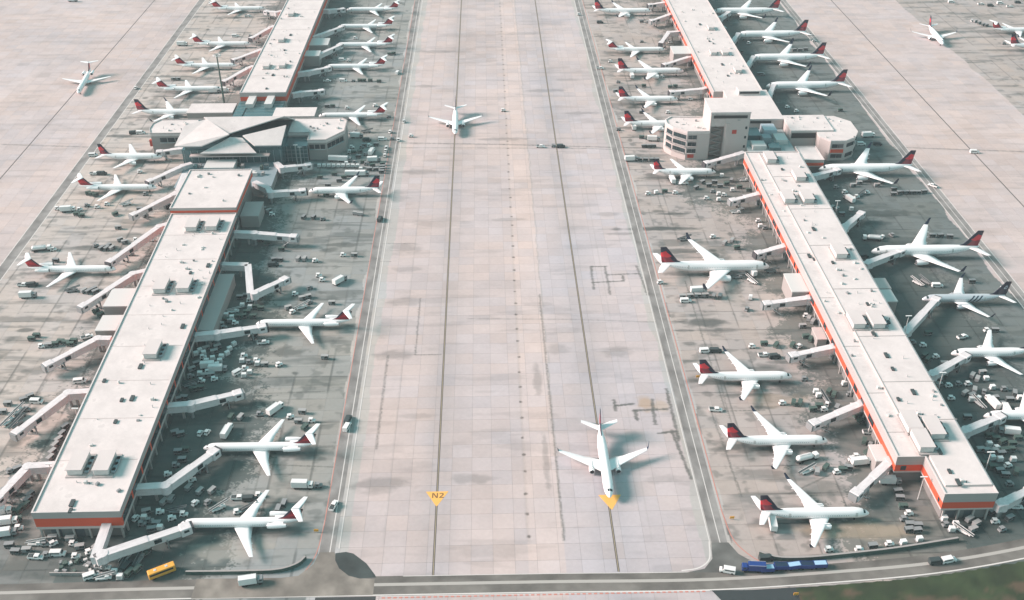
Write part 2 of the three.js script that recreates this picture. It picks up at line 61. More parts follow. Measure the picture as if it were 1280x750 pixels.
const sstep = (a, b, x) => { const t = Math.min(1, Math.max(0, (x - a) / (b - a))); return t * t * (3 - 2 * t); };
const C = (r, g, b) => new THREE.Color().setRGB(r, g, b);
const RAD = Math.PI / 180;

function tex(n, fn, repeat) {   // fn(u, v) -> multiplier or [r, g, b]
  const d = new Uint8Array(n * n * 4);
  for (let j = 0; j < n; j++) for (let i = 0; i < n; i++) {
    const c = fn(i / n, j / n), o = (j * n + i) * 4;
    for (let k = 0; k < 3; k++) d[o + k] = 255 * Math.min(1, Math.max(0, Array.isArray(c) ? c[k] : c));
    d[o + 3] = 255;
  }
  const t = new THREE.DataTexture(d, n, n); t.magFilter = THREE.LinearFilter; t.minFilter = THREE.LinearMipmapLinearFilter; t.generateMipmaps = true;
  t.wrapS = t.wrapT = THREE.RepeatWrapping; t.colorSpace = THREE.SRGBColorSpace; if (repeat) t.repeat.set(...repeat); t.needsUpdate = true; return t;
}
const wrapN = (u, v, s, o) => { // tileable noise
  const a = fbm(u * s, v * s, o), b = fbm((u - 1) * s, v * s, o), c = fbm(u * s, (v - 1) * s, o), d = fbm((u - 1) * s, (v - 1) * s, o);
  return (a * (1 - u) + b * u) * (1 - v) + (c * (1 - u) + d * u) * v;
};
const grime = tex(256, (u, v) => 0.86 + 0.22 * (wrapN(u, v, 6, 4) - 0.35));
const roofTex = tex(512, (u, v) => { const n = wrapN(u, v, 5, 4), f = wrapN(u, v, 40, 2); const k = 0.9 + 0.16 * (n - 0.5) + 0.05 * (f - 0.5) - (n > 0.66 ? 0.05 : 0); return [k, k * 0.985, k * 0.97]; }, [1 / 38, 1 / 38]);
const std = (r, g, b, rough = 0.7, extra = {}) => new THREE.MeshStandardMaterial({ color: C(r, g, b), roughness: rough, ...extra });
const MAT = {
  roof: std(0.79, 0.74, 0.735, 0.85, { map: roofTex }), parapet: std(0.5, 0.46, 0.44, 0.85, { map: grime }),
  band: std(0.66, 0.085, 0.035, 0.7), cream: std(0.66, 0.58, 0.55, 0.8, { map: grime }), bay: std(0.26, 0.25, 0.24, 0.9, { map: grime }),
  concrete: std(0.42, 0.39, 0.37, 0.9, { map: grime }), column: std(0.36, 0.34, 0.32, 0.85), door: std(0.07, 0.09, 0.1, 0.6),
  cabin: std(0.3, 0.32, 0.34, 0.3), glass: std(0.03, 0.05, 0.055, 0.12, { metalness: 0.2 }), teal: std(0.07, 0.15, 0.16, 0.15, { metalness: 0.3 }), mullion: std(0.3, 0.36, 0.36, 0.5),
  unit: std(0.76, 0.74, 0.71, 0.7, { map: grime }), louvre: std(0.22, 0.28, 0.3, 0.6), hatch: std(0.022, 0.025, 0.026, 0.7), pipe: std(0.5, 0.5, 0.49, 0.5),
  bridge: std(0.82, 0.77, 0.765, 0.55, { map: grime }), bridgeSide: std(0.8, 0.77, 0.76, 0.6, { map: grime }), bellows: std(0.05, 0.05, 0.055, 0.8), steel: std(0.3, 0.31, 0.31, 0.5, { metalness: 0.3 }),
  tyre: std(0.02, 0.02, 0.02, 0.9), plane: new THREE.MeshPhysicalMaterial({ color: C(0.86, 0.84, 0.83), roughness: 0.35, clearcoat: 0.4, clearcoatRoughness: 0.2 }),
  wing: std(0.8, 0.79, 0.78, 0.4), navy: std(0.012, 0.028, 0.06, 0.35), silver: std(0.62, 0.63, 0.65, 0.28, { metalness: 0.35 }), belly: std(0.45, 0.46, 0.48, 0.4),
  fan: std(0.03, 0.03, 0.035, 0.5), lip: std(0.7, 0.7, 0.7, 0.2, { metalness: 0.8 }), white: std(0.74, 0.73, 0.71, 0.45), offwhite: std(0.55, 0.54, 0.52, 0.55),
  dark: std(0.045, 0.06, 0.06, 0.6), green: std(0.06, 0.1, 0.085, 0.7), grey: std(0.24, 0.25, 0.25, 0.6), red: std(0.5, 0.05, 0.03, 0.5), yellow: std(0.78, 0.36, 0.05, 0.5),
  blue: std(0.012, 0.045, 0.2, 0.45), sky: std(0.34, 0.52, 0.66, 0.4), cartTop: std(0.33, 0.33, 0.32, 0.6), stain: std(0.1, 0.11, 0.105, 0.9), pale: std(0.4, 0.46, 0.5, 0.3), line: std(0.6, 0.57, 0.54, 0.8), redline: std(0.5, 0.2, 0.16, 0.8), orangeline: std(0.8, 0.42, 0.1, 0.8), blackline: std(0.11, 0.1, 0.095, 0.85), brown: std(0.2, 0.11, 0.04, 0.8),
};
const used = {};
function numbered(n) { used[n] = (used[n] ?? -1) + 1; return used[n] ? n + '_' + String(used[n]).padStart(3, '0') : n; }
function mesh(name, geo, mat, parent = scene) {
  if (Array.isArray(geo)) geo = geo.length > 1 ? mergeGeometries(geo.map((g) => { const q = g.index ? g.toNonIndexed() : g; for (const k of Object.keys(q.attributes)) if (!['position', 'normal', 'uv'].includes(k)) q.deleteAttribute(k); return q; })) : geo[0];
  const m = new THREE.Mesh(geo, mat); m.name = parent === scene ? numbered(name) : name; m.castShadow = m.receiveShadow = true; parent.add(m); return m;
}
function thing(name, label, category, group) {
  const o = new THREE.Group(); o.name = numbered(name); o.userData = { label, category }; if (group) o.userData.group = group; scene.add(o); return o;
}
const tag = (o, label, category, group) => { Object.assign(o.userData, { label, category }); if (group) o.userData.group = group; return o; };
const struct = (name, geo, mat) => { const m = mesh(name, geo, mat); m.userData.kind = 'structure'; return m; };
const box = (w, h, d, x = 0, y = 0, z = 0, ry = 0) => { const g = new THREE.BoxGeometry(w, h, d); if (ry) g.rotateY(ry); return g.translate(x, y, z); };
const rbox = (w, h, d, r, x = 0, y = 0, z = 0) => new RoundedBoxGeometry(w, h, d, 1, r).translate(x, y, z);
const cyl = (r0, r1, h, x, y, z, n = 10) => new THREE.CylinderGeometry(r1, r0, h, n).translate(x, y, z);
const wheelG = (r, w, x, y, z) => new THREE.CylinderGeometry(r, r, w, 10).rotateX(Math.PI / 2).translate(x, y, z);
function beam(a, b, w, h) { // box between two points, width w, height h
  const va = new THREE.Vector3(...a), vb = new THREE.Vector3(...b), d = vb.clone().sub(va), g = new THREE.BoxGeometry(d.length(), h, w);
  g.applyMatrix4(new THREE.Matrix4().makeRotationZ(Math.atan2(d.y, Math.hypot(d.x, d.z)))); g.rotateY(Math.atan2(-d.z, d.x));
  return g.translate(...va.add(vb).multiplyScalar(0.5).toArray());
}
function prism(poly, y0, y1, holes) { // poly of [x, z]
  const s = new THREE.Shape(poly.map(([x, z]) => new THREE.Vector2(x, -z)));
  if (holes) for (const h of holes) s.holes.push(new THREE.Path(h.map(([x, z]) => new THREE.Vector2(x, -z))));
  return new THREE.ExtrudeGeometry(s, { depth: y1 - y0, bevelEnabled: false }).rotateX(-Math.PI / 2).translate(0, y0, 0);
}
function inset(poly, d) { // move every edge inwards by d
  let area = 0; poly.forEach((p, i) => { const q = poly[(i + 1) % poly.length]; area += p[0] * q[1] - q[0] * p[1]; });
  const s = area > 0 ? 1 : -1, n = poly.length;
  const E = poly.map((p, i) => { const q = poly[(i + 1) % n], l = Math.hypot(q[0] - p[0], q[1] - p[1]), nx = -(q[1] - p[1]) / l * s, nz = (q[0] - p[0]) / l * s; return [p[0] + nx * d, p[1] + nz * d, q[0] - p[0], q[1] - p[1]]; });
  return E.map((e, i) => { const f = E[(i + n - 1) % n], den = f[2] * e[3] - f[3] * e[2]; if (Math.abs(den) < 1e-6) return [e[0], e[1]]; const t = ((e[0] - f[0]) * e[3] - (e[1] - f[1]) * e[2]) / den; return [f[0] + f[2] * t, f[1] + f[3] * t]; });
}
const rect = (x0, x1, z0, z1) => [[x0, z0], [x1, z0], [x1, z1], [x0, z1]];
function sheet(poly, y) { // flat polygon facing up
  const s = new THREE.Shape(poly.map(([x, z]) => new THREE.Vector2(x, -z)));
  return new THREE.ShapeGeometry(s).rotateX(-Math.PI / 2).translate(0, y, 0);
}
function ribbon(pts, w, y) { // flat strip along a polyline of [x, z]
  const pos = [], uv = [], idx = []; let run = 0;
  pts.forEach((p, i) => {
    const a = pts[Math.max(0, i - 1)], b = pts[Math.min(pts.length - 1, i + 1)], l = Math.hypot(b[0] - a[0], b[1] - a[1]), nx = -(b[1] - a[1]) / l, nz = (b[0] - a[0]) / l;
    if (i) run += Math.hypot(p[0] - pts[i - 1][0], p[1] - pts[i - 1][1]);
    pos.push(p[0] - nx * w / 2, y, p[1] - nz * w / 2, p[0] + nx * w / 2, y, p[1] + nz * w / 2); uv.push(run, 0, run, w);
    if (i) { const k = 2 * i; idx.push(k - 2, k, k - 1, k - 1, k, k + 1); }
  });
  const g = new THREE.BufferGeometry(); g.setAttribute('position', new THREE.Float32BufferAttribute(pos, 3)); g.setAttribute('uv', new THREE.Float32BufferAttribute(uv, 2)); g.setIndex(idx);
  g.computeVertexNormals(); if (g.attributes.normal.getY(0) < 0) { g.setIndex(idx.reverse()); g.computeVertexNormals(); } return g;
}
const curve = (pts, n = 24) => new THREE.CatmullRomCurve3(pts.map(([x, z]) => new THREE.Vector3(x, 0, z)), false, 'centripetal').getPoints(n).map((p) => [p.x, p.z]);
const ORD = ['first', 'second', 'third', 'fourth', 'fifth', 'sixth', 'seventh', 'eighth', 'ninth', 'tenth'];
const RAMP = { LO: 'outer ramp of folded-roof concourse', LI: 'taxiway-side ramp of folded-roof concourse', RI: 'taxiway-side ramp of orange-banded concourse', RO: 'outer ramp of orange-banded concourse', FR: 'ramp beyond the outer taxiway' };

// ---------------------------------------------------------------- the ground
const GX0 = -500, GZ0 = -960, GW = 1000, GD = 760;
const FOOT = []; // building footprints [x0, x1, z0, z1], kept clear of vehicles
{
  const g = new THREE.PlaneGeometry(3200, 3200).rotateX(-Math.PI / 2).translate(0, -0.14, -700);
  struct('ground', g, std(0.3, 0.28, 0.26, 0.95, { map: grime }));
}
const paveMap = (() => { // colour of the pavement: tone of each pour, tyre rubber, oil, patches, painted building shade; one texel is about 0.4 m
  const N = 2048, d = new Uint8Array(N * N * 4), px = new Float32Array(N * N * 3);
  const zone = (x) => x < -243 ? 0 : x < -148 ? 1 : x < -61 ? 2 : x < -50 ? 3 : x < 74 ? 4 : x < 84 ? 3 : x < 166 ? 5 : x < 250 ? 6 : x < 352 ? 0 : 5;
  const base = [[0.48, 0.405, 0.385], [0.44, 0.39, 0.355], [0.26, 0.265, 0.25], [0.4, 0.38, 0.36], [0.475, 0.408, 0.392], [0.37, 0.325, 0.3], [0.135, 0.155, 0.148]];
  for (let j = 0; j < N; j++) for (let i = 0; i < N; i++) {
    const x = GX0 + (i + 0.5) / N * GW, z = GZ0 + (j + 0.5) / N * GD, wob = (noise(x / 9, z / 14) - 0.5) * 3, q = zone(x + wob), o = (j * N + i) * 3;
    let b = base[q];
    const rag = (fbm(x / 16, z / 9, 4) - 0.5) * 34 + (hash(i, j) - 0.5) * 9 + (noise(x / 1.3, z / 1.6) - 0.5) * 10, shadeGrime = q === 2 ? x + rag < (z > -345 ? -96 : z > -440 ? -107 : -112) : q === 5 ? (x < 170 && x + rag > (z > -345 ? 130 : 136)) || Math.hypot(x - 140, (z + 540) * 0.8) + rag < 28 : q === 6 ? x + rag < (z > -470 ? 226 : 206) : q === 1 ? x + rag > -176 || z + rag > -268 : false;   // building shade painted into the colour, with oil-soaked asphalt, around the concourses
    if (shadeGrime || (z + rag > -262 && x < -118 && x > -180) || (z + rag > -263 && x > 150 && x < 190)) b = q === 1 ? [0.17, 0.17, 0.155] : q === 5 ? [0.16, 0.16, 0.145] : q === 6 ? [0.075, 0.095, 0.09] : [0.085, 0.105, 0.098];
    const big = fbm(x / 60, z / 60, 3) - 0.5, lane = q === 4 ? (x < 12 ? [1, 0.99, 0.99] : x < 25 ? [1.1, 1.06, 1.03] : [0.98, 1, 1.03]) : [1, 1, 1], mid = fbm(x / 11 + 40, z / 11, 3) - 0.5, fine = noise(x * 1.3, z * 1.3) - 0.5;
    let k = 1 + 0.22 * big + 0.14 * mid + 0.07 * fine, r = b[0] * k * lane[0], g = b[1] * k * lane[1], bl = b[2] * k * lane[2];
    const warm = fbm(x / 35 - 70, z / 35 + 20, 2) - 0.5; r *= 1 + 0.08 * warm; bl *= 1 - 0.08 * warm;
    if (q === 4) { // long greyer wheel paths beside the guide lines
      const c = Math.min(Math.abs(x + 20), Math.abs(x - 42.5)), t = Math.exp(-c * c / 60) * (0.5 + 0.7 * fbm(x / 3, z / 80, 2)) * 0.13; r *= 1 - t * 1.15; g *= 1 - t * 0.95; bl *= 1 - t * 0.85;
      const s = sstep(0.58, 0.72, fbm(x / 26 + 9, z / 5, 3)) * 0.12; r *= 1 - s; g *= 1 - s * 0.95; bl *= 1 - s * 0.95;
    } else if (q !== 3) { // oil and rubber on the stands, drawn out along the way the aircraft roll
      const s = sstep(0.52, 0.75, fbm(x / 24 + 5, z / 4.2 + 3, 4)) * (q === 0 ? 0.14 : 0.5), t = sstep(0.6, 0.78, fbm(x / 5 + 31, z / 4 - 8, 3)) * (q === 0 ? 0.08 : 0.42);
      const m = 1 - (1 - s) * (1 - t); r = r * (1 - m) + 0.05 * m; g = g * (1 - m) + 0.068 * m; bl = bl * (1 - m) + 0.063 * m;
    }
    if (q === 1 || q === 2 || q === 5 || q === 6) { // dirt caught in every second joint
      const jx = Math.abs(((x + 494 + 7.6) % 15.2) - 7.6), jz = Math.abs(((z + 950 + 7.6) % 15.2) - 7.6), jd = Math.max(sstep(0.6, 0.15, jx) * sstep(0.3, 0.6, noise(x / 15.2, z / 11)), sstep(0.5, 0.12, jz) * sstep(0.4, 0.7, noise(x / 13, z / 15.2 + 7))) * 0.42; r *= 1 - jd; g *= 1 - jd * 0.95; bl *= 1 - jd * 0.95;
    }
    px[o] = r; px[o + 1] = g; px[o + 2] = bl;
  }
  const blot = (x, z, rx, rz, c, a) => { // ragged stain
    const i0 = Math.max(0, Math.floor((x - rx * 1.5 - GX0) / GW * N)), i1 = Math.min(N - 1, Math.ceil((x + rx * 1.5 - GX0) / GW * N)), j0 = Math.max(0, Math.floor((z - rz * 1.5 - GZ0) / GD * N)), j1 = Math.min(N - 1, Math.ceil((z + rz * 1.5 - GZ0) / GD * N));
    for (let j = j0; j <= j1; j++) for (let i = i0; i <= i1; i++) {
      const wx = GX0 + (i + 0.5) / N * GW, wz = GZ0 + (j + 0.5) / N * GD, e = Math.hypot((wx - x) / rx, (wz - z) / rz), t = a * sstep(1.15, 0.5, e + 0.9 * (fbm(wx / Math.min(4, rx) + x, wz / Math.min(2.5, rz) + z, 3) - 0.5)), o = (j * N + i) * 3;
      for (let k = 0; k < 3; k++) px[o + k] = px[o + k] * (1 - t) + c[k] * t;
    }
  };
  const OIL = [0.035, 0.05, 0.046];
  for (const [, x, z, a, side] of PLANES) if (side !== 'TX') { // each stand is blackened where engines and gear stop
    const f = a ? -1 : 1;
    blot(x + f * 3, z, 9, 4.5, OIL, 0.5); blot(x - f * 12, z + (rnd() - 0.5) * 6, 14, 3, OIL, 0.55); blot(x + f * 15, z + (rnd() - 0.5) * 4, 6, 4, OIL, 0.5);
  }
  for (let k = 0; k < 420; k++) { const s = [[-232, -172], [-128, -64], [88, 146], [188, 246]][k % 4]; blot(s[0] + rnd() * (s[1] - s[0]), -258 - rnd() * 640, 1.5 + rnd() * (k % 3 ? 4 : 13), 1 + rnd() * 2.2, OIL, 0.25 + rnd() * 0.45); }
  for (const [x, z, rx, rz, a] of [[98, -394, 12, 4, 0.75], [90, -483, 26, 2.5, 0.7], [72, -478, 14, 1.5, 0.35], [-90, -376, 9, 3, 0.6], [-104, -340, 16, 3, 0.55], [-75, -470, 14, 2.4, 0.6], [-215, -405, 22, 3, 0.5], [-205, -470, 18, 3, 0.5], [215, -497, 22, 4, 0.7], [205, -486, 14, 3, 0.6], [125, -345, 9, 4, 0.5], [150, -318, 16, 2.5, 0.6], [105, -340, 10, 2, 0.5], [-150, -252, 30, 6, 0.5], [-115, -252, 14, 8, 0.55], [170, -262, 16, 8, 0.55], [-145, -262, 12, 5, 0.6], [30, -375, 6, 4, 0.22], [56, -372, 8, 4, 0.28], [-42, -372, 10, 4, 0.36], [-40, -415, 12, 4, 0.26], [-44, -466, 10, 5, 0.28], [-40, -445, 9, 3, 0.22], [-42, -290, 12, 5, 0.36], [-8, -292, 9, 3, 0.3], [-40, -555, 16, 4, 0.3], [10, -600, 18, 3, 0.34], [40, -680, 16, 3, 0.32], [60, -640, 14, 3, 0.32], [58, -700, 12, 3, 0.25], [-42, -690, 14, 3, 0.25], [-35, -760, 16, 4, 0.28], [30, -800, 20, 4, 0.25], [64, -500, 8, 3, 0.25], [10, -495, 12, 2, 0.25], [64, -290, 8, 3, 0.2], [-30, -330, 9, 2, 0.2], [20, -352, 2.2, 12, 0.3], [21, -300, 1.4, 18, 0.3]]) blot(x, z, rx, rz, OIL, a);
  blot(64, -335, 4.5, 5, [0.4, 0.27, 0.17], 0.7); blot(70, -334, 4, 4.5, [0.42, 0.33, 0.25], 0.6); blot(120, -336, 14, 5, [0.3, 0.22, 0.15], 0.4);
  blot(130, -262, 22, 5, [0.4, 0.32, 0.23], 0.5); blot(-92, -258, 16, 6, [0.36, 0.34, 0.3], 0.5);
  for (let z = -262; z > -900; z -= 9.5 + rnd() * 3) blot(12.2 + rnd() * 0.5, z, 0.75, 0.85, [0.05, 0.045, 0.04], 0.85);   // drip spots on the centre joint
  for (let z = -262; z > -900; z -= 4) { blot(12.4, z, 0.7, 3.4, [0.3, 0.26, 0.23], 0.22); blot(24.5 + rnd(), z, 0.35, 3.6, [0.26, 0.25, 0.23], 0.4); blot(-38.5, z, 0.3, 3.2, [0.28, 0.26, 0.25], 0.28); blot(56, z, 0.3, 3.2, [0.3, 0.28, 0.26], 0.24); }
  const crack = (pts, w, a) => { for (let i = 1; i < pts.length; i++) { const [x0, z0] = pts[i - 1], [x1, z1] = pts[i], n = Math.ceil(Math.hypot(x1 - x0, z1 - z0) / w); for (let k = 0; k <= n; k++) blot(x0 + (x1 - x0) * k / n + (rnd() - 0.5) * 0.4, z0 + (z1 - z0) * k / n, w * (0.7 + rnd() * 0.6), w * (0.6 + rnd() * 0.5), [0.09, 0.095, 0.085], a); } };
  for (const c of [[[50.8, -445], [59, -445]], [[58.8, -437], [74, -437.7]], [[50.4, -430], [66, -431], [66, -436]], [[58, -445], [58, -419]], [[51, -445], [50.6, -424]], [[74, -445], [76, -418]]]) crack(c, 0.8, 0.55);
  for (const c of [[[50.8, -334.2], [58.5, -335.4]], [[58.2, -331], [72, -331.6]], [[58.8, -331], [59, -325]], [[66.8, -338], [66, -322]], [[66.5, -316.5], [73.6, -317.5]], [[73.8, -345], [73.9, -312]], [[51.2, -338], [51, -331]], [[72, -318], [75, -290]]]) crack(c, 0.85, 0.7);
  for (const c of [[[90, -329.5], [112, -330]], [[110, -281], [148, -302], [150, -305]], [[-60, -300], [-98, -303]], [[-130, -345], [-70, -347]], [[96, -430], [96, -330]], [[90, -330], [92, -280]], [[-45, -372], [-45, -310]], [[-33, -418], [-33, -372], [-22, -372]], [[25, -260], [24, -420]]]) crack(c, 0.45, 0.5);
  for (let k = 0; k < 70; k++) { const s = [[-232, -172], [-126, -66], [88, 146], [190, 246]][k % 4], x = s[0] + rnd() * (s[1] - s[0]), z = -262 - rnd() * 420, l = 8 + rnd() * 30; crack(k % 3 ? [[x, z], [x + (rnd() - 0.5) * 2, z - l]] : [[x, z], [x + l, z + rnd()]], 0.4, 0.4); }
  crack([[-54, -596], [10, -592], [112, -583]], 1.1, 0.4); crack([[-54, -589], [60, -585], [112, -578]], 0.8, 0.3); crack([[-300, -600], [-215, -592]], 1.2, 0.3); crack([[240, -583], [330, -573]], 1.2, 0.35); crack([[-10, -400], [40, -398], [76, -395]], 0.7, 0.2);
  for (let i = 0; i < N * N; i++) { for (let k = 0; k < 3; k++) { const v = Math.max(0.02, px[i * 3 + k]); d[i * 4 + k] = 255 * (v < 0.0031308 ? 12.92 * v : 1.055 * Math.pow(v, 1 / 2.4) - 0.055); } d[i * 4 + 3] = 255; }
  const t = new THREE.DataTexture(d, N, N); t.magFilter = THREE.LinearFilter; t.colorSpace = THREE.SRGBColorSpace; t.needsUpdate = true; return t;
})();
{ // concrete slabs with open joints on a dark bed
  const bed = struct('apron_pavement', sheet(rect(-498, 498, -955, -205), -0.05), std(0.24, 0.225, 0.21, 0.95));
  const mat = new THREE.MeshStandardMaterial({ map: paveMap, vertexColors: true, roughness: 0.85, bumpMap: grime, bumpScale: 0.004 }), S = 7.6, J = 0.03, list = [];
  for (let z = -950; z < -212; z += S) for (let x = -494; x < 490; x += S) {
    const cx = x + S / 2, cz = z + S / 2, d = Math.hypot(cx, 270, cz);
    const u = new THREE.Vector3(cx, 0, cz).project(Object.assign(camera, (camera.updateMatrixWorld(), {})));
    list.push([x, z, d, Math.abs(u.x) < 1 && Math.abs(u.y) < 1 && Math.abs(cx) < 84 ? 0 : 1, 1 + (hash(Math.round(x), Math.round(z)) - 0.5) * 0.1, (hash(Math.round(z), Math.round(x) + 99) - 0.5) * 0.05]);
  }
  list.sort((a, b) => a[3] - b[3] || a[2] - b[2]);
  const slab = (items) => {
    const pos = [], uv = [], col = [], idx = [];
    for (const [x, z, , , k, t] of items) {
      const c = [[x + J, z + J], [x + S - J, z + J], [x + S - J, z + S - J], [x + J, z + S - J]], b = pos.length / 3;
      for (const y of [0, -0.045]) for (const [px, pz] of c) { pos.push(px, y, pz); uv.push((px - GX0) / GW, (pz - GZ0) / GD); col.push(k * (1 + t), k, k * (1 - t)); }
      idx.push(b, b + 2, b + 1, b, b + 3, b + 2);
      for (let e = 0; e < 4; e++) { const f = (e + 1) % 4; idx.push(b + e, b + f, b + 4 + e, b + f, b + 4 + f, b + 4 + e); }
    }
    let g = new THREE.BufferGeometry(); g.setAttribute('position', new THREE.Float32BufferAttribute(pos, 3)); g.setAttribute('uv', new THREE.Float32BufferAttribute(uv, 2)); g.setAttribute('color', new THREE.Float32BufferAttribute(col, 3)); g.setIndex(idx);
    g = g.toNonIndexed(); g.computeVertexNormals(); return g;
  };
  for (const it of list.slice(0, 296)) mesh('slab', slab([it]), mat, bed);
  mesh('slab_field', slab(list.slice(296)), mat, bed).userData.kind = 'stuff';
}
// service roads between stands and taxiway, the outer roads and the perimeter road
const asphalt = std(0.4, 0.385, 0.365, 0.95, { map: tex(512, (u, v) => 0.72 + 0.5 * (wrapN(u, v, 8, 4) - 0.4), [0.02, 0.02]) });
const asphalt2 = std(0.25, 0.235, 0.21, 0.95, { map: asphalt.map });
function road(name, geo, mat, lines) { const r = struct(name, geo, mat); for (const [pts, w, m] of lines) mesh('lane_line', ribbon(pts, w, 0.016), m ?? MAT.line, r); return r; }
const strip = (x, z0, z1) => { const p = []; for (let k = 0; k <= 8; k++) p.push([x, z0 + (z1 - z0) * k / 8]); return p; };
road('service_road', ribbon(strip(-57.6, -256, -950), 5.4, 0.008), asphalt, [[[...curve([[-65, -246.5], [-63.5, -249], [-61.2, -256], [-60.2, -270]], 12), [-60.2, -950]], 0.28, MAT.redline], [strip(-56.6, -256, -950), 0.34], [strip(-53.6, -258, -950), 0.34]]);
road('service_road', ribbon(strip(79.4, -257, -950), 5.6, 0.008), asphalt, [[strip(76, -258, -950), 0.34], [strip(79.6, -257, -950), 0.3], [[...curve([[92, -248], [89, -251], [84.8, -258], [83.2, -272]], 12), [83.2, -950]], 0.35, MAT.redline]]);
road('outer_road', ribbon(strip(-242.5, -300, -950), 5.5, 0.008), asphalt, [[strip(-245.2, -300, -950), 0.4], [strip(-239.8, -300, -950), 0.4]]);
road('outer_road', ribbon(strip(254.5, -300, -950), 6, 0.008), asphalt, [[strip(251.4, -300, -950), 0.4], [strip(254.4, -300, -950), 0.3], [strip(257.4, -300, -950), 0.4]]);
for (const [x, z0] of [[-20.4, -245], [42.6, -245]]) { const m = struct('taxiway_guide_line', ribbon(strip(x, z0, -950), 0.85, 0.012), MAT.blackline); mesh('lane_line', ribbon(strip(x + 0.01, z0, -950), 0.16, 0.02), std(0.42, 0.34, 0.2, 0.85), m); }
for (const x of [-283, 296]) struct('taxiway_guide_line', ribbon(strip(x, -380, -950), 0.7, 0.012), MAT.blackline);
const PR = curve([[-330, -239], [-165, -240.5], [-104, -241], [-38, -240.8], [20, -240.6], [72, -240.2], [112, -242.2], [150, -245.5], [186, -252], [240, -266], [330, -296]], 80);
road('perimeter_road', ribbon(PR, 8.6, 0.012), asphalt2, [[PR.map(([x, z]) => [x, z - 0.6]), 1.3, std(0.38, 0.36, 0.33, 0.9)], [PR.map(([x, z]) => [x, z + 3.9]), 0.5], [PR.filter(([x]) => x > -36 && x < 80).map(([x, z]) => [x, z - 4.15]), 0.25]]);
road('road_junction', sheet([[-66, -246], [-61.5, -251], [-60.2, -256.4], [-54.9, -256.4], [-53.4, -251], [-49.5, -246.6], [-44, -244.3], [-40, -243.9], [-40, -237], [-100, -237], [-100, -245.5], [-72, -245.2]], 0.02), std(0.36, 0.325, 0.28, 0.95, { map: asphalt.map }), []);
road('road_junction', sheet([[76.5, -257.4], [82.5, -257.4], [85, -252], [90, -247.5], [100, -246], [100, -242.6], [66, -244.2], [72, -245.6], [75.5, -250]], 0.02), std(0.21, 0.215, 0.2, 0.95, { map: asphalt.map }), [[curve([[64, -244.9], [70, -246], [74.2, -249.5], [75.9, -258]], 14), 0.5]]);
struct('asphalt_patch', sheet([[-54.6, -255.9], [-51, -256.4], [-48.4, -255.6], [-43.5, -251], [-40, -245.6], [-39.6, -244.6], [-45, -244.2], [-49, -245.6], [-52.6, -249], [-54.3, -252.6]], 0.026), std(0.075, 0.098, 0.094, 0.95, { map: asphalt.map }));
{ const m = struct('boundary_marking', ribbon([[-37.5, -236.2], [72, -235.9]], 0.2, 0.03), MAT.line); for (let x = -37; x < 71; x += 1.9) mesh('red_dash', ribbon([[x, -235.7], [x + 1.1, -235.7]], 0.6, 0.036), MAT.redline, m); }
struct('dark_asphalt', sheet([[-59, -236.4], [-39, -236.4], [-39, -215], [-59, -215]], 0.03), std(0.045, 0.05, 0.05, 0.9));
struct('dark_asphalt', sheet([[72.6, -236.1], [86, -235.9], [106, -236.9], [106, -216], [84, -216]], 0.045), std(0.03, 0.04, 0.042, 0.9));
// holding position marks: orange triangles
const font = await new FontLoader().loadAsync('fonts/droid/droid_sans_bold.typeface.json');
for (const [x, z] of [[-20.4, -285.6], [43.4, -282.2]]) {
  const m = struct('position_marking', sheet([[x - 4.2, z], [x + 4.2, z], [x + 0.2, z + 7.6], [x - 0.2, z + 7.6]].reverse(), 0.03), MAT.orangeline);
  if (x < 0) { const g = new TextGeometry('N2', { font, size: 2.6, depth: 0.008, curveSegments: 3 }); g.computeBoundingBox(); g.translate(-g.boundingBox.max.x / 2, 0, 0).rotateX(-Math.PI / 2).translate(x + 0.2, 0.034, z + 3.4); mesh('lettering', g, MAT.brown, m); }
}
{ // grass beyond the perimeter road: uneven sward with bare soil
  const g = new THREE.PlaneGeometry(220, 60, 150, 40).rotateX(-Math.PI / 2).translate(211, 0, -211), p = g.attributes.position, col = [], edge = (x) => { let b = 1e9, zz = 0; for (const q of PR) if (Math.abs(q[0] - x) < b) { b = Math.abs(q[0] - x); zz = q[1]; } return zz + 5; };
  for (let i = 0; i < p.count; i++) {
    const x = p.getX(i), t = (p.getZ(i) + 241) / 60, e = edge(x), z = e + t * 60, n = fbm(x / 7, z / 7, 3), m = fbm(x / 3 + 50, z / 3, 3), s = sstep(0.56, 0.68, fbm(x / 12 - 20, z / 6 + 7, 3));
    p.setZ(i, z); p.setY(i, 0.03 + Math.min(1, t * 12) * (0.12 + 0.5 * n * n + 0.16 * m));
    const k = 0.5 + n; col.push((0.014 + 0.024 * m) * k * (1 - s) + 0.085 * s, (0.028 + 0.03 * m) * k * (1 - s) + 0.062 * s, (0.012 + 0.01 * m) * k * (1 - s) + 0.038 * s);
  }
  g.setAttribute('color', new THREE.Float32BufferAttribute(col, 3)); g.computeVertexNormals();
  struct('grass_verge', g, new THREE.MeshStandardMaterial({ vertexColors: true, roughness: 1 }));
}
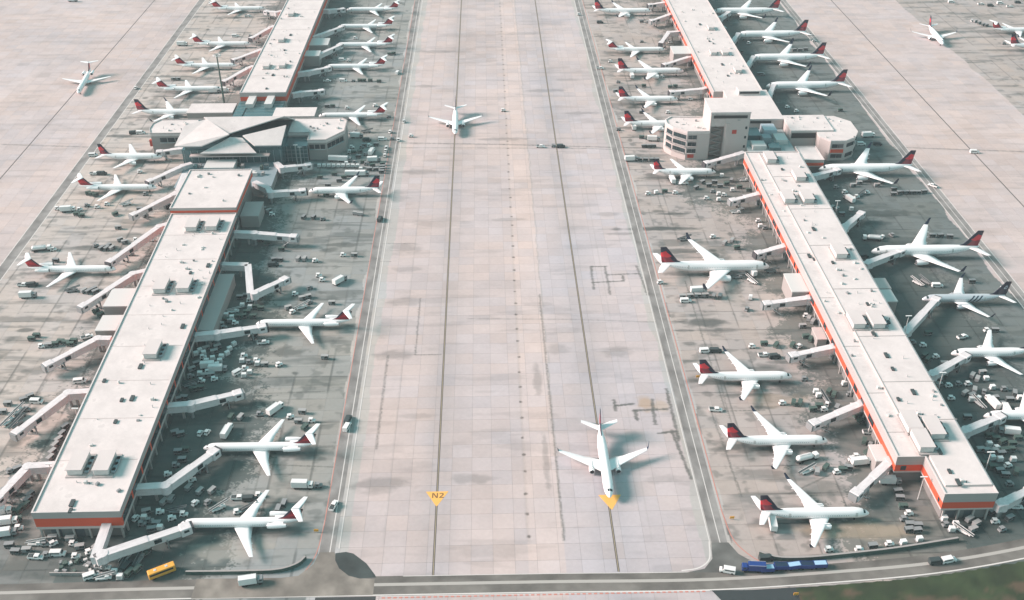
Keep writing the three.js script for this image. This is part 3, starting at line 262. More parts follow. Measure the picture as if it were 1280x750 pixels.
// ---------------------------------------------------------------- aircraft
const finMap = (kind) => { // paint on the fin, u from leading to trailing edge, v from root to tip
  const c = document.createElement('canvas'); c.width = c.height = 256; const q = c.getContext('2d');
  q.fillStyle = '#0d1b33'; q.fillRect(0, 0, 256, 256);
  const P = (s, ...pts) => { q.fillStyle = s; q.beginPath(); pts.forEach(([x, y], i) => (i ? q.lineTo(x, y) : q.moveTo(x, y))); q.closePath(); q.fill(); };
  if (kind === 'sky') { q.strokeStyle = '#c9ced6'; q.lineWidth = 9; for (let k = 0; k < 3; k++) { q.beginPath(); q.arc(150, 118, 16 + k * 11, k * 1.9, k * 1.9 + 3.4); q.stroke(); } }
  else if (kind === 'md') { P('#8e1a2a', [20, 256], [256, 256], [256, 34], [40, 34]); P('#c21f30', [60, 200], [110, 90], [256, 70], [256, 190]); P('#0d1b33', [0, 256], [26, 256], [46, 30], [0, 0]); }
  else { P('#7d1428', [70, 256], [256, 256], [256, 130], [100, 130]); P('#d21f2f', [55, 150], [120, 60], [256, 88], [256, 150], [150, 168]); P('#0d1b33', [0, 256], [90, 256], [60, 150], [0, 150]); }
  const t = new THREE.CanvasTexture(c); t.colorSpace = THREE.SRGBColorSpace; return t;
};
const FIN = { b7: std(1, 1, 1, 0.35, { map: finMap('jet') }), md: std(1, 1, 1, 0.35, { map: finMap('md') }), sk: std(1, 1, 1, 0.35, { map: finMap('sky') }) };
function lift(secs, vertical, side = 1) { // lofted aerofoil; sections {x, y, z, c, t}: leading edge, chord, thickness ratio
  const us = [1, 0.7, 0.4, 0.18, 0.05, 0, 0.05, 0.18, 0.4, 0.7], n = us.length, pos = [], uv = [], idx = [];
  secs.forEach((s, k) => us.forEach((u, i) => {
    const th = 5 * s.t * s.c * (0.2969 * Math.sqrt(u) - 0.126 * u - 0.3516 * u * u + 0.2843 * u ** 3 - 0.1036 * u ** 4) * (i <= 5 ? 1 : -1) + (u === 1 ? 0 : 0);
    pos.push(s.x - u * s.c, s.y + (vertical ? 0 : th), vertical ? th : side * s.z); uv.push(u, s.v ?? k / (secs.length - 1));
    if (k) { const a = (k - 1) * n + i, b = (k - 1) * n + (i + 1) % n; side > 0 ? idx.push(a, a + n, b, b, a + n, b + n) : idx.push(a, b, a + n, b, b + n, a + n); }
  }));
  const e = (secs.length - 1) * n; for (let i = 1; i < n - 1; i++) idx.push(e, e + i, e + i + 1);
  const g = new THREE.BufferGeometry(); g.setAttribute('position', new THREE.Float32BufferAttribute(pos, 3)); g.setAttribute('uv', new THREE.Float32BufferAttribute(uv, 2)); g.setIndex(idx); g.computeVertexNormals(); return g;
}
const SPEC = {
  b7: { L: 39.5, R: 1.92, yc: 3.5, wing: [5, 7.4, -4.4, 1.6, 17, 2.3, 4.0], let: 2.5, eng: [4.6, 5, 1.05, 4.4, 1.7], stab: [-15.5, 4.2, 7.2, 4.6], fin: [-10.5, 9, 12.4], win: [8, 34] },
  a3: { L: 36.5, R: 1.95, yc: 3.6, wing: [4.4, 7, -4.6, 1.6, 16.6, 2.4, 3.9], let: 0, eng: [4.2, 5.6, 1.05, 4.2, 1.7], stab: [-14, 4, 6.3, 4.7], fin: [-10, 7.6, 11.8], win: [7, 30] },
  b5: { L: 47.3, R: 1.95, yc: 4, wing: [5.4, 8.4, -5.2, 1.8, 19.2, 2.8, 4.8], let: 2.6, eng: [5, 6.4, 1.3, 5, 2], stab: [-18.4, 4.8, 7.7, 5.3], fin: [-13.5, 9.2, 13.4], win: [8, 41] },
  w7: { L: 54.9, R: 2.55, yc: 4.7, wing: [8, 10.6, -7.2, 2.4, 23.6, 3.2, 6.2], let: 3.6, eng: [6.8, 7.9, 1.4, 6, 2.1], stab: [-21, 5.8, 9.4, 6], fin: [-15.4, 10.6, 15.6], win: [9, 47] },
  md: { L: 45.1, R: 1.68, yc: 3.1, wing: [3.2, 6.6, -5, 1.3, 16.4, 2, 3], let: 0, win: [7, 33] },
};
function makeJet(kind, sky) {
  const s = SPEC[kind], o = new THREE.Group(), body = sky ? MAT.silver : MAT.plane, md = kind === 'md', LF = md ? s.L - 2 : s.L - 0.6, x0 = s.L / 2, ln = s.R * 3.1, lt = LF * 0.32;
  const ring = (d) => { // distance from the nose -> radius, centre height
    const t = Math.max(0, (d - (LF - lt)) / lt); let r = s.R * (1 - 0.9 * t ** 1.65), y = s.yc + t ** 1.55 * s.R * 0.72;
    if (d < ln) { const q = 1 - d / ln; r = s.R * Math.pow(Math.max(0, 1 - q * q), 0.6); y -= q * q * s.R * 0.32; } return [r, y];
  };
  const at = (d, a, off = 0) => { const [r, y] = ring(d); return [x0 - d, y + Math.cos(a) * (r + off) * 1.03, Math.sin(a) * (r + off)]; };
  const patch = (ds, as, off = 0, shear = 0) => {
    const pos = [], idx = [], m = as.length; ds.forEach((d, i) => as.forEach((a, j) => { pos.push(...at(d + shear * a, a, off)); if (i && j) { const k = i * m + j; idx.push(k - m - 1, k - m, k - 1, k - 1, k - m, k); } }));
    const g = new THREE.BufferGeometry(); g.setAttribute('position', new THREE.Float32BufferAttribute(pos, 3)); g.setAttribute('uv', new THREE.Float32BufferAttribute(pos.flatMap((v, i) => (i % 3 === 0 ? [v, pos[i + 2]] : [])), 2)); g.setIndex(idx); g.computeVertexNormals(); return g;
  };
  const lin = (a, b, n) => Array.from({ length: n + 1 }, (_, i) => a + (b - a) * i / n);
  const ds = [0, 0.08, 0.25, 0.6, 1.1, 1.8, 2.8, 4, ...lin(ln, LF - lt, 6), ...lin(LF - lt, LF, 12).slice(1)], A = 2.25;
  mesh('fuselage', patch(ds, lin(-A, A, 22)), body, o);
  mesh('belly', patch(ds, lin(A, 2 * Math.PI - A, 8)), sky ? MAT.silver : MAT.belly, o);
  for (const k of [-1, 1]) mesh('cockpit_window', patch(lin(ln * 0.3, ln * 0.44, 3), k > 0 ? lin(0.06, 0.95, 5) : lin(-0.95, -0.06, 5), 0.015), MAT.glass, o);
  const cw = []; for (let d = s.win[0]; d < s.win[1]; d += 0.82) for (const k of [-1, 1]) cw.push(patch([d, d + 0.24], k > 0 ? [1.36, 1.52] : [-1.52, -1.36], 0.012));
  mesh('cabin_windows', cw, MAT.cabin, o).userData.kind = 'stuff';
  for (const k of [-1, 1]) for (const d of [ln * 0.8, LF - lt * 0.82]) mesh('door', patch([d, d + 0.9], k > 0 ? lin(0.95, 1.75, 3) : lin(-1.75, -0.95, 3), 0.02), MAT.offwhite, o);
  if (sky) for (const q of [24.5, 26.4, 28.3]) for (const k of [-1, 1]) mesh('stripe', patch(lin(q, q + 0.85, 2), k > 0 ? lin(0.5, 2.1, 8) : lin(-2.1, -0.5, 8), 0.018, k * -1.6), MAT.navy, o);
  const [wx, wc, tx, tc, tz, wy, ty] = s.wing;
  for (const k of [-1, 1]) {
    const kz = 0.36, w = mesh('wing', lift([{ x: wx + 0.4, y: wy - 0.05, z: 0.5, c: wc + 0.8, t: 0.13 }, { x: wx, y: wy, z: s.R * 0.9, c: wc, t: 0.13 }, { x: wx + (tx - wx) * kz * 1.02, y: wy + (ty - wy) * kz, z: s.R + (tz - s.R) * kz, c: wc * 0.6, t: 0.115 }, { x: tx, y: ty, z: tz, c: tc, t: 0.1 }], false, k), MAT.wing, o);
    if (s.let) mesh('winglet', lift([{ x: tx - 0.1, y: ty + 0.03, z: tz, c: tc * 0.95, t: 0.09 }, { x: tx - 0.7, y: ty + 0.5, z: tz + 0.5, c: tc * 0.8, t: 0.09 }, { x: tx - 1.7 - s.let * 0.2, y: ty + s.let, z: tz + 0.85, c: tc * 0.4, t: 0.08 }], false, k), sky ? MAT.navy : MAT.navy, w);
    for (const f of [0.3, 0.52, 0.72]) mesh('flap_fairing', (() => { const g = new THREE.SphereGeometry(0.2, 6, 5).scale(4.2, 1, 1); const cx = wx + (tx - wx) * f - wc * (1 - f * 0.6) + 1.5; return g.translate(cx, wy + (ty - wy) * f - 0.28, k * (s.R + (tz - s.R) * f)); })(), MAT.wing, w);
    const E = md ? [-9, 2.95, 0.92, 6.6, 4.1] : s.eng, R = E[2], l = E[3], prof = [[R * 0.8, 0.12], [R * 0.92, 0], [R * 1.02, -0.25], [R * 1.06, -l * 0.3], [R * 0.95, -l * 0.7], [R * 0.66, -l]].map(([r, h]) => new THREE.Vector2(r, h));
    const nac = mesh('engine', new THREE.LatheGeometry(prof, 18).rotateZ(-Math.PI / 2).translate(E[0], E[4], k * E[1]), sky ? MAT.silver : MAT.plane, o);
    mesh('fan_face', new THREE.CircleGeometry(R * 0.86, 16).rotateY(Math.PI / 2).translate(E[0] - 0.15, E[4], k * E[1]), MAT.fan, nac);
    mesh('exhaust', new THREE.ConeGeometry(R * 0.55, R * 1.4, 12).rotateZ(Math.PI / 2).translate(E[0] - l - 0.2, E[4], k * E[1]), MAT.steel, nac);
    mesh('intake_lip', new THREE.TorusGeometry(R * 0.9, R * 0.09, 6, 18).rotateY(Math.PI / 2).translate(E[0] + 0.02, E[4], k * E[1]), MAT.lip, nac);
    mesh('pylon', md ? box(3.4, 0.35, 1.3, E[0] - l * 0.55, E[4] - 0.05, k * (E[1] - 1.2)) : beam([E[0] - 0.6, E[4] + R, k * E[1]], [E[0] - l - 0.5, wy + 0.35, k * E[1]], 0.35, 0.9), body, nac);
    const st = md ? [-17.4, 3.6, 6.1, 9.2, 9.1] : [s.stab[0], s.stab[1], s.stab[2], s.stab[3], s.stab[3] + 0.7];
    mesh('tailplane', lift([{ x: st[0], y: st[3], z: 0.1, c: st[1], t: 0.1 }, { x: st[0] - st[2] * (md ? 0.58 : 0.62), y: st[4], z: st[2], c: st[1] * 0.42, t: 0.09 }], false, k), MAT.plane, o);
    const gx = wx - wc * 0.72, gz = md ? 2.5 : s.R * 1.5, g = [cyl(0.16, 0.16, wy - 0.4, gx, wy / 2 + 0.2, k * gz)]; for (const q of [-0.45, 0.45]) for (const r of kind === 'w7' || kind === 'b5' ? [-0.6, 0.6] : [0]) g.push(wheelG(0.55, 0.36, gx + r, 0.55, k * gz + q));
    mesh('landing_gear', g, MAT.tyre, o);
  }
  const f = md ? [{ x: -11.2, y: 4.4, z: 0, c: 8.6, t: 0.06, v: 0 }, { x: -14.2, y: 5.6, z: 0, c: 6.2, t: 0.08, v: 0.15 }, { x: -17.3, y: 9.1, z: 0, c: 4.4, t: 0.09, v: 1 }]
    : [{ x: s.fin[0], y: s.yc + s.R * 0.8, z: 0, c: s.fin[1], t: 0.045, v: 0 }, { x: s.fin[0] - 3, y: s.yc + s.R + 0.75, z: 0, c: s.fin[1] - 2.6, t: 0.08, v: 0.14 }, { x: s.fin[0] - s.fin[1] * 0.84, y: s.fin[2], z: 0, c: s.fin[1] * 0.29, t: 0.08, v: 1 }];
  mesh('tail_fin', lift(f, true), sky ? FIN.sk : md ? FIN.md : FIN.b7, o);
  mesh('landing_gear', [cyl(0.1, 0.1, 1.6, x0 - ln * 0.85, 1.1, 0), wheelG(0.38, 0.22, x0 - ln * 0.85, 0.38, 0.22), wheelG(0.38, 0.22, x0 - ln * 0.85, 0.38, -0.22)], MAT.tyre, o);
  return o;
}
const JETS = { b7: makeJet('b7'), a3: makeJet('a3'), b5: makeJet('b5'), w7: makeJet('w7'), md: makeJet('md'), sk: makeJet('b7', true) };
const LOOK = { b7: 'white winglet jet', a3: 'short white jet without winglets', b5: 'long slim white winglet jet', w7: 'large white winglet jet', md: 'white rear-engined T-tail jet', sk: 'silver jet with dark tail and striped rear fuselage' };
const TAXI = ['white jet taxiing along the far guide line of the central taxiway', 'white T-tail jet taxiing alone beyond the folded-roof concourse', 'white jet taxiing alone beyond the orange-banded concourse', 'white winglet jet taxiing with its nose on the orange triangle marking'];
for (const [k, x, z, deg, side, n] of PLANES) {
  const o = JETS[k].clone(); o.name = numbered(k === 'md' ? 'rear_engine_jet' : k === 'w7' ? 'wide_body_jet' : 'twin_jet'); scene.add(o); o.position.set(x, 0, z); o.rotation.y = deg * RAD + (side === 'TX' ? 0 : (hash(n, 5) - 0.5) * 0.012);
  o.userData = side === 'TX' ? { label: TAXI[n], category: 'airliner', group: 'taxiing airliners' } : { label: side === 'FR' ? (n ? 'rear-engined jet at the edge of the ramp beyond the outer taxiway' : 'jet with red tail on the ramp beyond the outer taxiway') : k === 'sk' ? LOOK.sk : `${LOOK[k]}, ${ORD[n]} jet from perimeter road, ${RAMP[side]}`, category: 'airliner', group: 'airliners parked at the gates' };
}
// ---------------------------------------------------------------- concourses
function block(t, poly, h, o = {}) { // storey block with bays below, strip, coloured band, parapet and roof
  const b = o.base ?? h - 8, top = h - (o.top ?? 2.9), sk = o.sk ?? (o.base ? 0.6 : 1.1);
  mesh('ground_storey', prism(inset(poly, o.open ?? 1.4), -0.03, b), MAT.bay, t);
  mesh('wall', prism(inset(poly, 0.06), b, b + sk), MAT.cream, t);
  mesh('wall_band', prism(inset(poly, 0.12), b + sk, top), MAT.band, t);
  mesh('roof', prism(inset(poly, 0.02), top, h - 0.35), MAT.roof, t);
  mesh('parapet', prism(poly, top, h, [inset(poly, 0.45)]), MAT.parapet, t);
  mesh('coping', prism(inset(poly, -0.06), h, h + 0.12, [inset(poly, 0.5)]), MAT.roof, t);
  const xs = poly.map((p) => p[0]), zs = poly.map((p) => p[1]); FOOT.push([Math.min(...xs) + 1, Math.max(...xs) - 1, Math.min(...zs), Math.max(...zs)]);
}
function along(p, q, from, step, fn) { const l = Math.hypot(q[0] - p[0], q[1] - p[1]), a = Math.atan2(-(q[1] - p[1]), q[0] - p[0]); for (let s = from; s < l - 0.5; s += step) fn(p[0] + (q[0] - p[0]) * s / l, p[1] + (q[1] - p[1]) * s / l, a, s); }
const colG = box(0.6, 1, 0.6, 0, 0.5, 0), doorG = box(3.6, 3.4, 0.16, 0, 1.7, 0), winG = box(1, 1, 0.14);
function put(name, geo, mat, parent, x, y, z, ry = 0, sx = 1, sy = 1, sz = 1) { const m = mesh(name, geo, mat, parent); m.position.set(x, y, z); m.rotation.y = ry; m.scale.set(sx, sy, sz); return m; }
const shellG = rbox(5.4, 2.6, 10.5, 0.35, 0, 1.3, 0), shellCap = box(5.9, 0.18, 11, 0, 2.68, 0), kerbG = box(7.4, 0.35, 12.6, 0.6, 0.17, 0), fanG = cyl(0.85, 0.85, 0.5, 0, 0.25, 0, 14), hatchG = box(1.3, 0.5, 2.1, 0, 0.25, 0), capG = box(1.5, 0.08, 2.3, 0, 0.54, 0), pipeG = cyl(0.14, 0.14, 1, 0, 0.5, 0, 8), ventG = rbox(1.2, 1.1, 1.2, 0.15, 0, 0.55, 0), ductG = rbox(1.6, 0.9, 8.5, 0.2, 2.6, 0.85, 0);
function rooftop(t, units, hatches, y) {
  units.forEach(([x, z], i) => {
    const far = z < -600, s = far ? 0.75 : 1, u = put('rooftop_unit', shellG, MAT.unit, t, x, y(x) + 0.35, z, 0, s, s, s); mesh('unit_cap', shellCap, MAT.roof, u); mesh('kerb', kerbG.clone().translate(0, -0.35, 0), MAT.parapet, u);
    if (!far) { mesh('air_duct', ductG.clone().translate(1.4, -0.3, 0), MAT.louvre, u); for (const q of [-3, 0, 3]) mesh('fan', fanG.clone().translate(4, 0.5, q), MAT.grey, u); }
  });
  hatches.forEach(([x, z], i) => { const c = i % 3; if (c < 2) { const h = put('roof_hatch', hatchG, MAT.hatch, t, x, y(x), z, 0, c ? 0.8 : 1, 1, c ? 1 : 1.5); mesh('hatch_cover', capG, MAT.dark, h); } else { const v = put('roof_vent', ventG, MAT.unit, t, x, y(x), z); mesh('pipe', pipeG.clone().translate(1.5, 0, 0.6), MAT.hatch, v); } });
}
function scatter(t, x0, x1, z0, z1, y, n, clear = () => false) { // small pipes and vents
  for (let k = 0; k < n; k++) { const x = x0 + rnd() * (x1 - x0), z = z0 + rnd() * (z1 - z0); if (clear(x, z)) continue; const a = rnd(); a < 0.45 ? put('vent_pipe', pipeG, MAT.pipe, t, x, y(x), z, 0, 1.2, 0.6 + rnd(), 1.2) : put('roof_vent', ventG, a < 0.8 ? MAT.unit : MAT.grey, t, x, y(x), z, rnd() * 3, 0.5 + rnd() * 0.8, 0.4 + rnd() * 0.7, 0.5 + rnd() * 0.8); }
}
const L_concourse = thing('terminal_concourse', 'long white-roofed concourse with folded pointed roof over its middle hall', 'terminal');
const R_concourse = thing('terminal_concourse', 'long white-roofed concourse with orange band and tall block over its middle', 'terminal');
{ // folded-roof concourse
  const t = L_concourse, near = [[-159.1, -264.9], [-128.8, -264.9], [-131.1, -482.4], [-164.9, -482.4]];
  block(t, near, 13); block(t, rect(-165.3, -130.9, -527.9, -482.5), 16, { base: 12, top: 1.5, sk: 0.2 });
  block(t, rect(-161.6, -131.5, -919.3, -648.5), 13, { open: 1.2 });
  along([-128.8, -264.9], [-131.1, -482.4], 4, 8, (x, z, a, s) => { put('column', colG, MAT.column, t, x - 0.5, 0, z, 0, 1, 5.3, 1); if (s % 24 < 8) put('door', doorG, MAT.door, t, x - 1.36, 0, z - 4, a); });
  along([-159.1, -264.9], [-164.9, -482.4], 4, 8, (x, z) => put('column', colG, MAT.column, t, x + 0.5, 0, z, 0, 1, 5.3, 1));
  along([-159.1, -264.9], [-128.8, -264.9], 1.2, 5.6, (x, z) => { put('column', colG, MAT.column, t, x, 0, z - 0.5, 0, 1, 5.3, 1); });
  for (const x of [-153.2, -145.3, -136.4]) put('door', doorG, MAT.door, t, x, 0, -266.22);
  along([-128.8, -264.9], [-131.1, -482.4], 7, 13, (x, z, a) => { const w = put('window', winG, MAT.glass, t, x - 0.1, 8.1, z, a, 11.4, 2.9, 1); mesh('sill', box(1, 0.12, 0.3, 0, -0.56, 0), MAT.concrete, w); });
  const yT = (x) => 12.65;
  rooftop(t, UNITS_L, HATCH_L.map(([x, z]) => [x, z]), yT);
  scatter(t, -157, -132, -475, -275, yT, 46); scatter(t, -159, -133, -900, -655, yT, 46); scatter(t, -162, -134, -524, -486, () => 15.65, 8);
  for (let z = -292; z > -480; z -= 24) mesh('roof_seam', box(29 + (-265 - z) * 0.014, 0.08, 0.28, -144.4 - (-265 - z) * 0.017, 12.68, z), MAT.cream, t);
  for (let z = -680; z > -900; z -= 24) mesh('roof_seam', box(28.6, 0.08, 0.28, -146.5, 12.68, z), MAT.cream, t);
  // side annexes on the taxiway side
  for (const [x0, x1, z0, z1, h] of [[-130.6, -123.4, -432, -384.5, 6.4], [-131.5, -122, -506, -490, 7], [-132.4, -121, -742, -731, 8], [-132.4, -118, -772, -757, 7], [-178, -166, -420, -405, 6.5], [-176, -167, -398, -386, 6]]) { const a = mesh('annex', prism(rect(x0, x1, z0, z1), -0.03, h - 0.5), MAT.concrete, t); mesh('annex_roof', prism(rect(x0 - 0.2, x1 + 0.2, z0 - 0.2, z1 + 0.2), h - 0.5, h), z0 > -510 && x0 > -140 ? MAT.parapet : MAT.unit, a); FOOT.push([x0, x1, z0, z1]); }
  // low podium and middle hall
  const pod = mesh('podium', prism(rect(-176, -122, -560, -528.1), -0.03, 4.6), MAT.concrete, t); FOOT.push([-176, -122, -560, -534]);
  mesh('podium_roof', prism(rect(-176.3, -121.7, -560, -528.3), 4.6, 5), MAT.louvre, pod);
  mesh('plant_room', prism(rect(-163, -146, -557, -546), 5, 8.4), MAT.unit, pod);
  for (let k = 0; k < 26; k++) { const x = -174 + rnd() * 50, z = -557 + rnd() * 20; if (x > -165 && x < -144 && z < -543) continue; mesh('plant_unit', rbox(1.4 + rnd() * 2.4, 0.9 + rnd() * 2, 1.2 + rnd() * 2, 0.12, x, 6, z), [MAT.grey, MAT.unit, MAT.green, MAT.concrete, MAT.teal][k % 5], pod); }
  const wing = [[-203, -585], [-205.3, -592], [-205.3, -600], [-202, -606], [-90, -606], [-86.3, -602], [-86.3, -586], [-96, -573], [-107, -573], [-107, -584], [-122, -584], [-122, -590], [-180, -590], [-180, -585]];
  const wg = mesh('hall_wing', prism(inset(wing, 0.3), -0.03, 11), MAT.concrete, t); mesh('wing_roof', prism(wing, 11, 12.6), MAT.roof, wg); mesh('wing_parapet', prism(inset(wing, -0.05), 12.6, 13.1, [inset(wing, 0.5)]), MAT.parapet, wg);
  FOOT.push([-205, -86, -606, -573]);
  const strip = (p, q, y, h, n) => { const l = Math.hypot(q[0] - p[0], q[1] - p[1]); along(p, q, l / n / 2, l / n, (x, z, a) => { const w = put('window', winG, MAT.glass, t, x, y, z, a, l / n - 0.5, h, 2.2); mesh('frame', box(1.04, 0.08, 1.1, 0, -0.5, 0), MAT.mullion, w); }); };
  strip([-106.4, -573.35], [-96.6, -573.35], 8.3, 3, 3); strip([-95.6, -573.9], [-87.2, -585.3], 8.3, 3, 4); strip([-198, -585.35], [-184, -585.35], 8.3, 3, 3);
  mesh('entrance_sign', prism(rect(-204.6, -202.4, -588, -586), 4, 8), MAT.red, t);
  const gl = mesh('glass_hall', prism(rect(-122, -107, -583.9, -571), -0.03, 10), MAT.teal, t); for (let k = 0; k < 7; k++) mesh('mullion', box(0.22, 10, 0.3, -121.6 + k * 2.4, 5, -570.95), MAT.mullion, gl); for (const y of [2.5, 5, 7.5]) mesh('mullion', box(15, 0.22, 0.26, -114.5, y, -570.93), MAT.mullion, gl);
  const hall = mesh('middle_hall', prism(rect(-178, -120, -604, -560.1), -0.03, 13.2), MAT.teal, t);
  for (let k = 0; k < 15; k++) mesh('mullion', box(0.24, 12.5, 0.3, -177 + k * 4, 6.4, -559.95), MAT.mullion, hall);
  mesh('hall_ledge', box(46, 0.6, 4, -150, 10.6, -558.1), MAT.cream, hall);
  const plate = (pts) => { // thick folded roof plate through world points
    const n = pts.length, pos = [], uv = []; const tri = (a, b, c) => { for (const p of [a, b, c]) { pos.push(...p); uv.push(p[0], p[2]); } }, lo = pts.map(([x, y, z]) => [x, y - 0.6, z]);
    for (let i = 1; i < n - 1; i++) { tri(pts[0], pts[i], pts[i + 1]); tri(lo[0], lo[i + 1], lo[i]); } for (let i = 0; i < n; i++) { const j = (i + 1) % n; tri(pts[i], lo[i], pts[j]); tri(pts[j], lo[i], lo[j]); }
    const g = new THREE.BufferGeometry(); g.setAttribute('position', new THREE.Float32BufferAttribute(pos, 3)); g.setAttribute('uv', new THREE.Float32BufferAttribute(uv, 2)); g.computeVertexNormals(); return g;
  };
  for (const p of [[[-180.5, 17.5, -556], [-165, 17.5, -556], [-149.5, 22, -562], [-166, 24, -580], [-178, 22.5, -574]], [[-168, 24.8, -581], [-152, 20.2, -566.5], [-120, 25, -581]], [[-142, 21, -562.5], [-134.5, 17.5, -556], [-119.2, 17.5, -556], [-117.8, 23.5, -571]], [[-166, 13.6, -554.5], [-133.6, 13.6, -554.5], [-143, 18.6, -564.5], [-150, 18.9, -565]], [[-178, 21.8, -574.5], [-166.4, 23.8, -581.5], [-166.4, 13.4, -602], [-178, 13.4, -602]], [[-166.6, 24.2, -581.6], [-118.5, 24.2, -581.6], [-118.5, 13.4, -603], [-166.6, 13.4, -603]]]) mesh('roof_plate', plate(p), MAT.roof, t);
  mesh('gable_wall', [prism([[-176, -560], [-150, -562], [-122, -560], [-120, -578], [-176, -578]], 13, 17.2)], MAT.teal, t);
  // glazed link to the far part
  const link = mesh('link_building', prism(rect(-162, -131.5, -648.4, -606.1), -0.03, 7), MAT.concrete, t); FOOT.push([-162, -131, -656, -606]);
  for (const [x0, x1] of [[-161.4, -155.5], [-154.6, -132]]) { const s = mesh('skylight', prism(rect(x0, x1, -646, -609), 7, 8.2), MAT.teal, link); for (let z = -644; z < -609; z += 5) mesh('mullion', box(x1 - x0, 0.16, 0.24, (x0 + x1) / 2, 8.25, z), MAT.mullion, s); }
  for (const x of [-153, -141]) mesh('walkway', prism(rect(x - 2.4, x + 2.4, -648.4, -634), 8.3, 11), MAT.unit, link);
  for (const [x0, x1, z0, z1, h] of [[-135, -109, -630, -616, 10], [-192, -163, -643, -628, 8]]) { const a = mesh('annex', prism(rect(x0, x1, z0, z1), -0.03, h - 0.6), MAT.concrete, t); mesh('annex_roof', prism(rect(x0 - 0.2, x1 + 0.2, z0 - 0.2, z1 + 0.2), h - 0.6, h), MAT.roof, a); FOOT.push([x0, x1, z0, z1]); }
  scatter(t, -200, -184, -603, -588, () => 12.6, 10); scatter(t, -108, -90, -603, -584, () => 12.6, 14);
}
{ // orange-banded concourse
  const t = R_concourse;
  const near = [[149.3, -285.7], [159.5, -285.7], [159.5, -265.9], [178.5, -265.9], [180.9, -549.6], [149.3, -549.6]];
  block(t, near, 13, { base: 5.2, top: 4, sk: 0.7 }); block(t, rect(148.8, 181.3, -919.3, -642.5), 13, { base: 5.2, top: 4, sk: 0.7 });
  const up = mesh('raised_roof', prism([[158, -288.6], [161.1, -288.6], [161.1, -269.9], [177.9, -269.9], [180.1, -546.6], [157, -546.6]], 12.6, 13.5), MAT.roof, t); mesh('roof_edge', prism([[157.8, -288.4], [158.2, -288.4], [157.2, -546.8], [156.8, -546.8]], 12.6, 13.72), MAT.cream, up);
  along([149.3, -285.7], [149.3, -549.6], 4, 8, (x, z, a, s) => { put('column', colG, MAT.column, t, x + 0.5, 0, z, 0, 1, 5.3, 1); if (s % 24 < 8) put('door', doorG, MAT.door, t, x + 1.36, 0, z - 4, a); });
  along([178.5, -265.9], [180.9, -549.6], 4, 8, (x, z) => put('column', colG, MAT.column, t, x - 0.5, 0, z, 0, 1, 5.3, 1));
  for (const x of [161.1, 166.6, 172, 176.9]) put('column', colG, MAT.column, t, x, 0, -266.4, 0, 1, 5.3, 1);
  for (const x of [164.1, 171]) put('door', doorG, MAT.door, t, x, 0, -267.22);
  const bandWin = (x, z0, z1) => { let z = z0; while (z > z1) { const l = 2 + rnd() * 5; if (rnd() < 0.62) { const w = put('window', winG, MAT.glass, t, x, 7.45, z - l / 2, Math.PI / 2, l, 2.3, 1); mesh('sill', box(1, 0.1, 0.3, 0, -0.58, 0), MAT.band, w); } z -= l + 2 + rnd() * 7; } };
  bandWin(149.3, -292.6, -543.7); bandWin(148.8, -647.5, -840.2);
  put('window', winG, MAT.glass, t, 152.6, 7.45, -285.77, 0, 2, 2, 1); put('window', winG, MAT.glass, t, 159.62, 7.4, -269, Math.PI / 2, 1.4, 1.8, 1);
  const yR = (x) => x > 157.8 ? 13.5 : 12.65, yF = () => 12.65;
  rooftop(t, UNITS_R.filter((u) => u[1] > -600), HATCH_R.filter((u) => u[1] > -560), yR); rooftop(t, UNITS_R.filter((u) => u[1] < -640), HATCH_R.filter((u) => u[1] < -648), yF);
  scatter(t, 160, 177, -540, -295, yR, 50); scatter(t, 151, 156, -540, -295, yR, 10); scatter(t, 151, 179, -900, -656, yF, 50);
  for (const z of [-306, -330, -362, -400, -440, -478, -516]) { mesh('roof_seam', box(21.2, 0.16, 0.35, 168.6, 13.54, z), MAT.parapet, t); mesh('roof_seam', box(7.2, 0.1, 0.3, 153.5, 12.69, z + 6), MAT.parapet, t); }
  for (const [x0, x1, z0, z1, h, m] of [[141.5, 149.2, -422, -406, 8.6, MAT.unit], [180.2, 190, -420, -411, 6.5, MAT.cream], [180.4, 189, -409, -399, 7, MAT.unit], [145, 149.2, -382, -373, 4.6, MAT.cream], [144.5, 149.2, -300, -291, 6.6, MAT.unit], [136, 148.7, -742, -726, 9, MAT.unit]]) { const a = mesh('annex', prism(rect(x0, x1, z0, z1), -0.03, h - 0.5), MAT.concrete, t); mesh('annex_roof', prism(rect(x0 - 0.2, x1 + 0.2, z0 - 0.2, z1 + 0.2), h - 0.5, h), m, a); FOOT.push([x0, x1, z0, z1]); }
  // middle: octagonal ramp tower, tall block, skylight court, wings
  const oct = [[108, -579], [111, -573.5], [118.5, -567], [131.6, -567], [131.6, -588], [112, -589.5], [108, -585]];
  const ot = mesh('ramp_tower', prism(oct, -0.03, 17), MAT.cream, t); mesh('tower_roof', prism(inset(oct, -0.15), 17, 18), MAT.roof, ot); mesh('parapet', prism(inset(oct, -0.16), 18, 18.7, [inset(oct, 0.5)]), MAT.roof, ot); FOOT.push([106, 156, -590, -564]);
  for (let f = 0; f < 3; f++) { const y = 14.6 - f * 4.4; for (const [p, q, n] of [[[111.4, -573.1], [118.1, -567.3], 3], [[119.2, -566.95], [124.4, -566.95], 2], [[108.2, -578.5], [110.9, -573.7], 2]]) { const l = Math.hypot(q[0] - p[0], q[1] - p[1]); along(p, q, l / n / 2, l / n, (x, z, a) => { const w = put('window', winG, MAT.glass, t, x, y, z, a, l / n - 0.12, 2.5, 1.4); mesh('sill', box(1.05, 0.1, 1.6, 0, -0.55, 0), MAT.parapet, w); }); } }
  mesh('sign_panel', box(3.8, 2.2, 0.3, 121.6, 2.6, -566.9), MAT.red, ot); scatter(t, 114, 129, -585, -571, () => 18, 12);
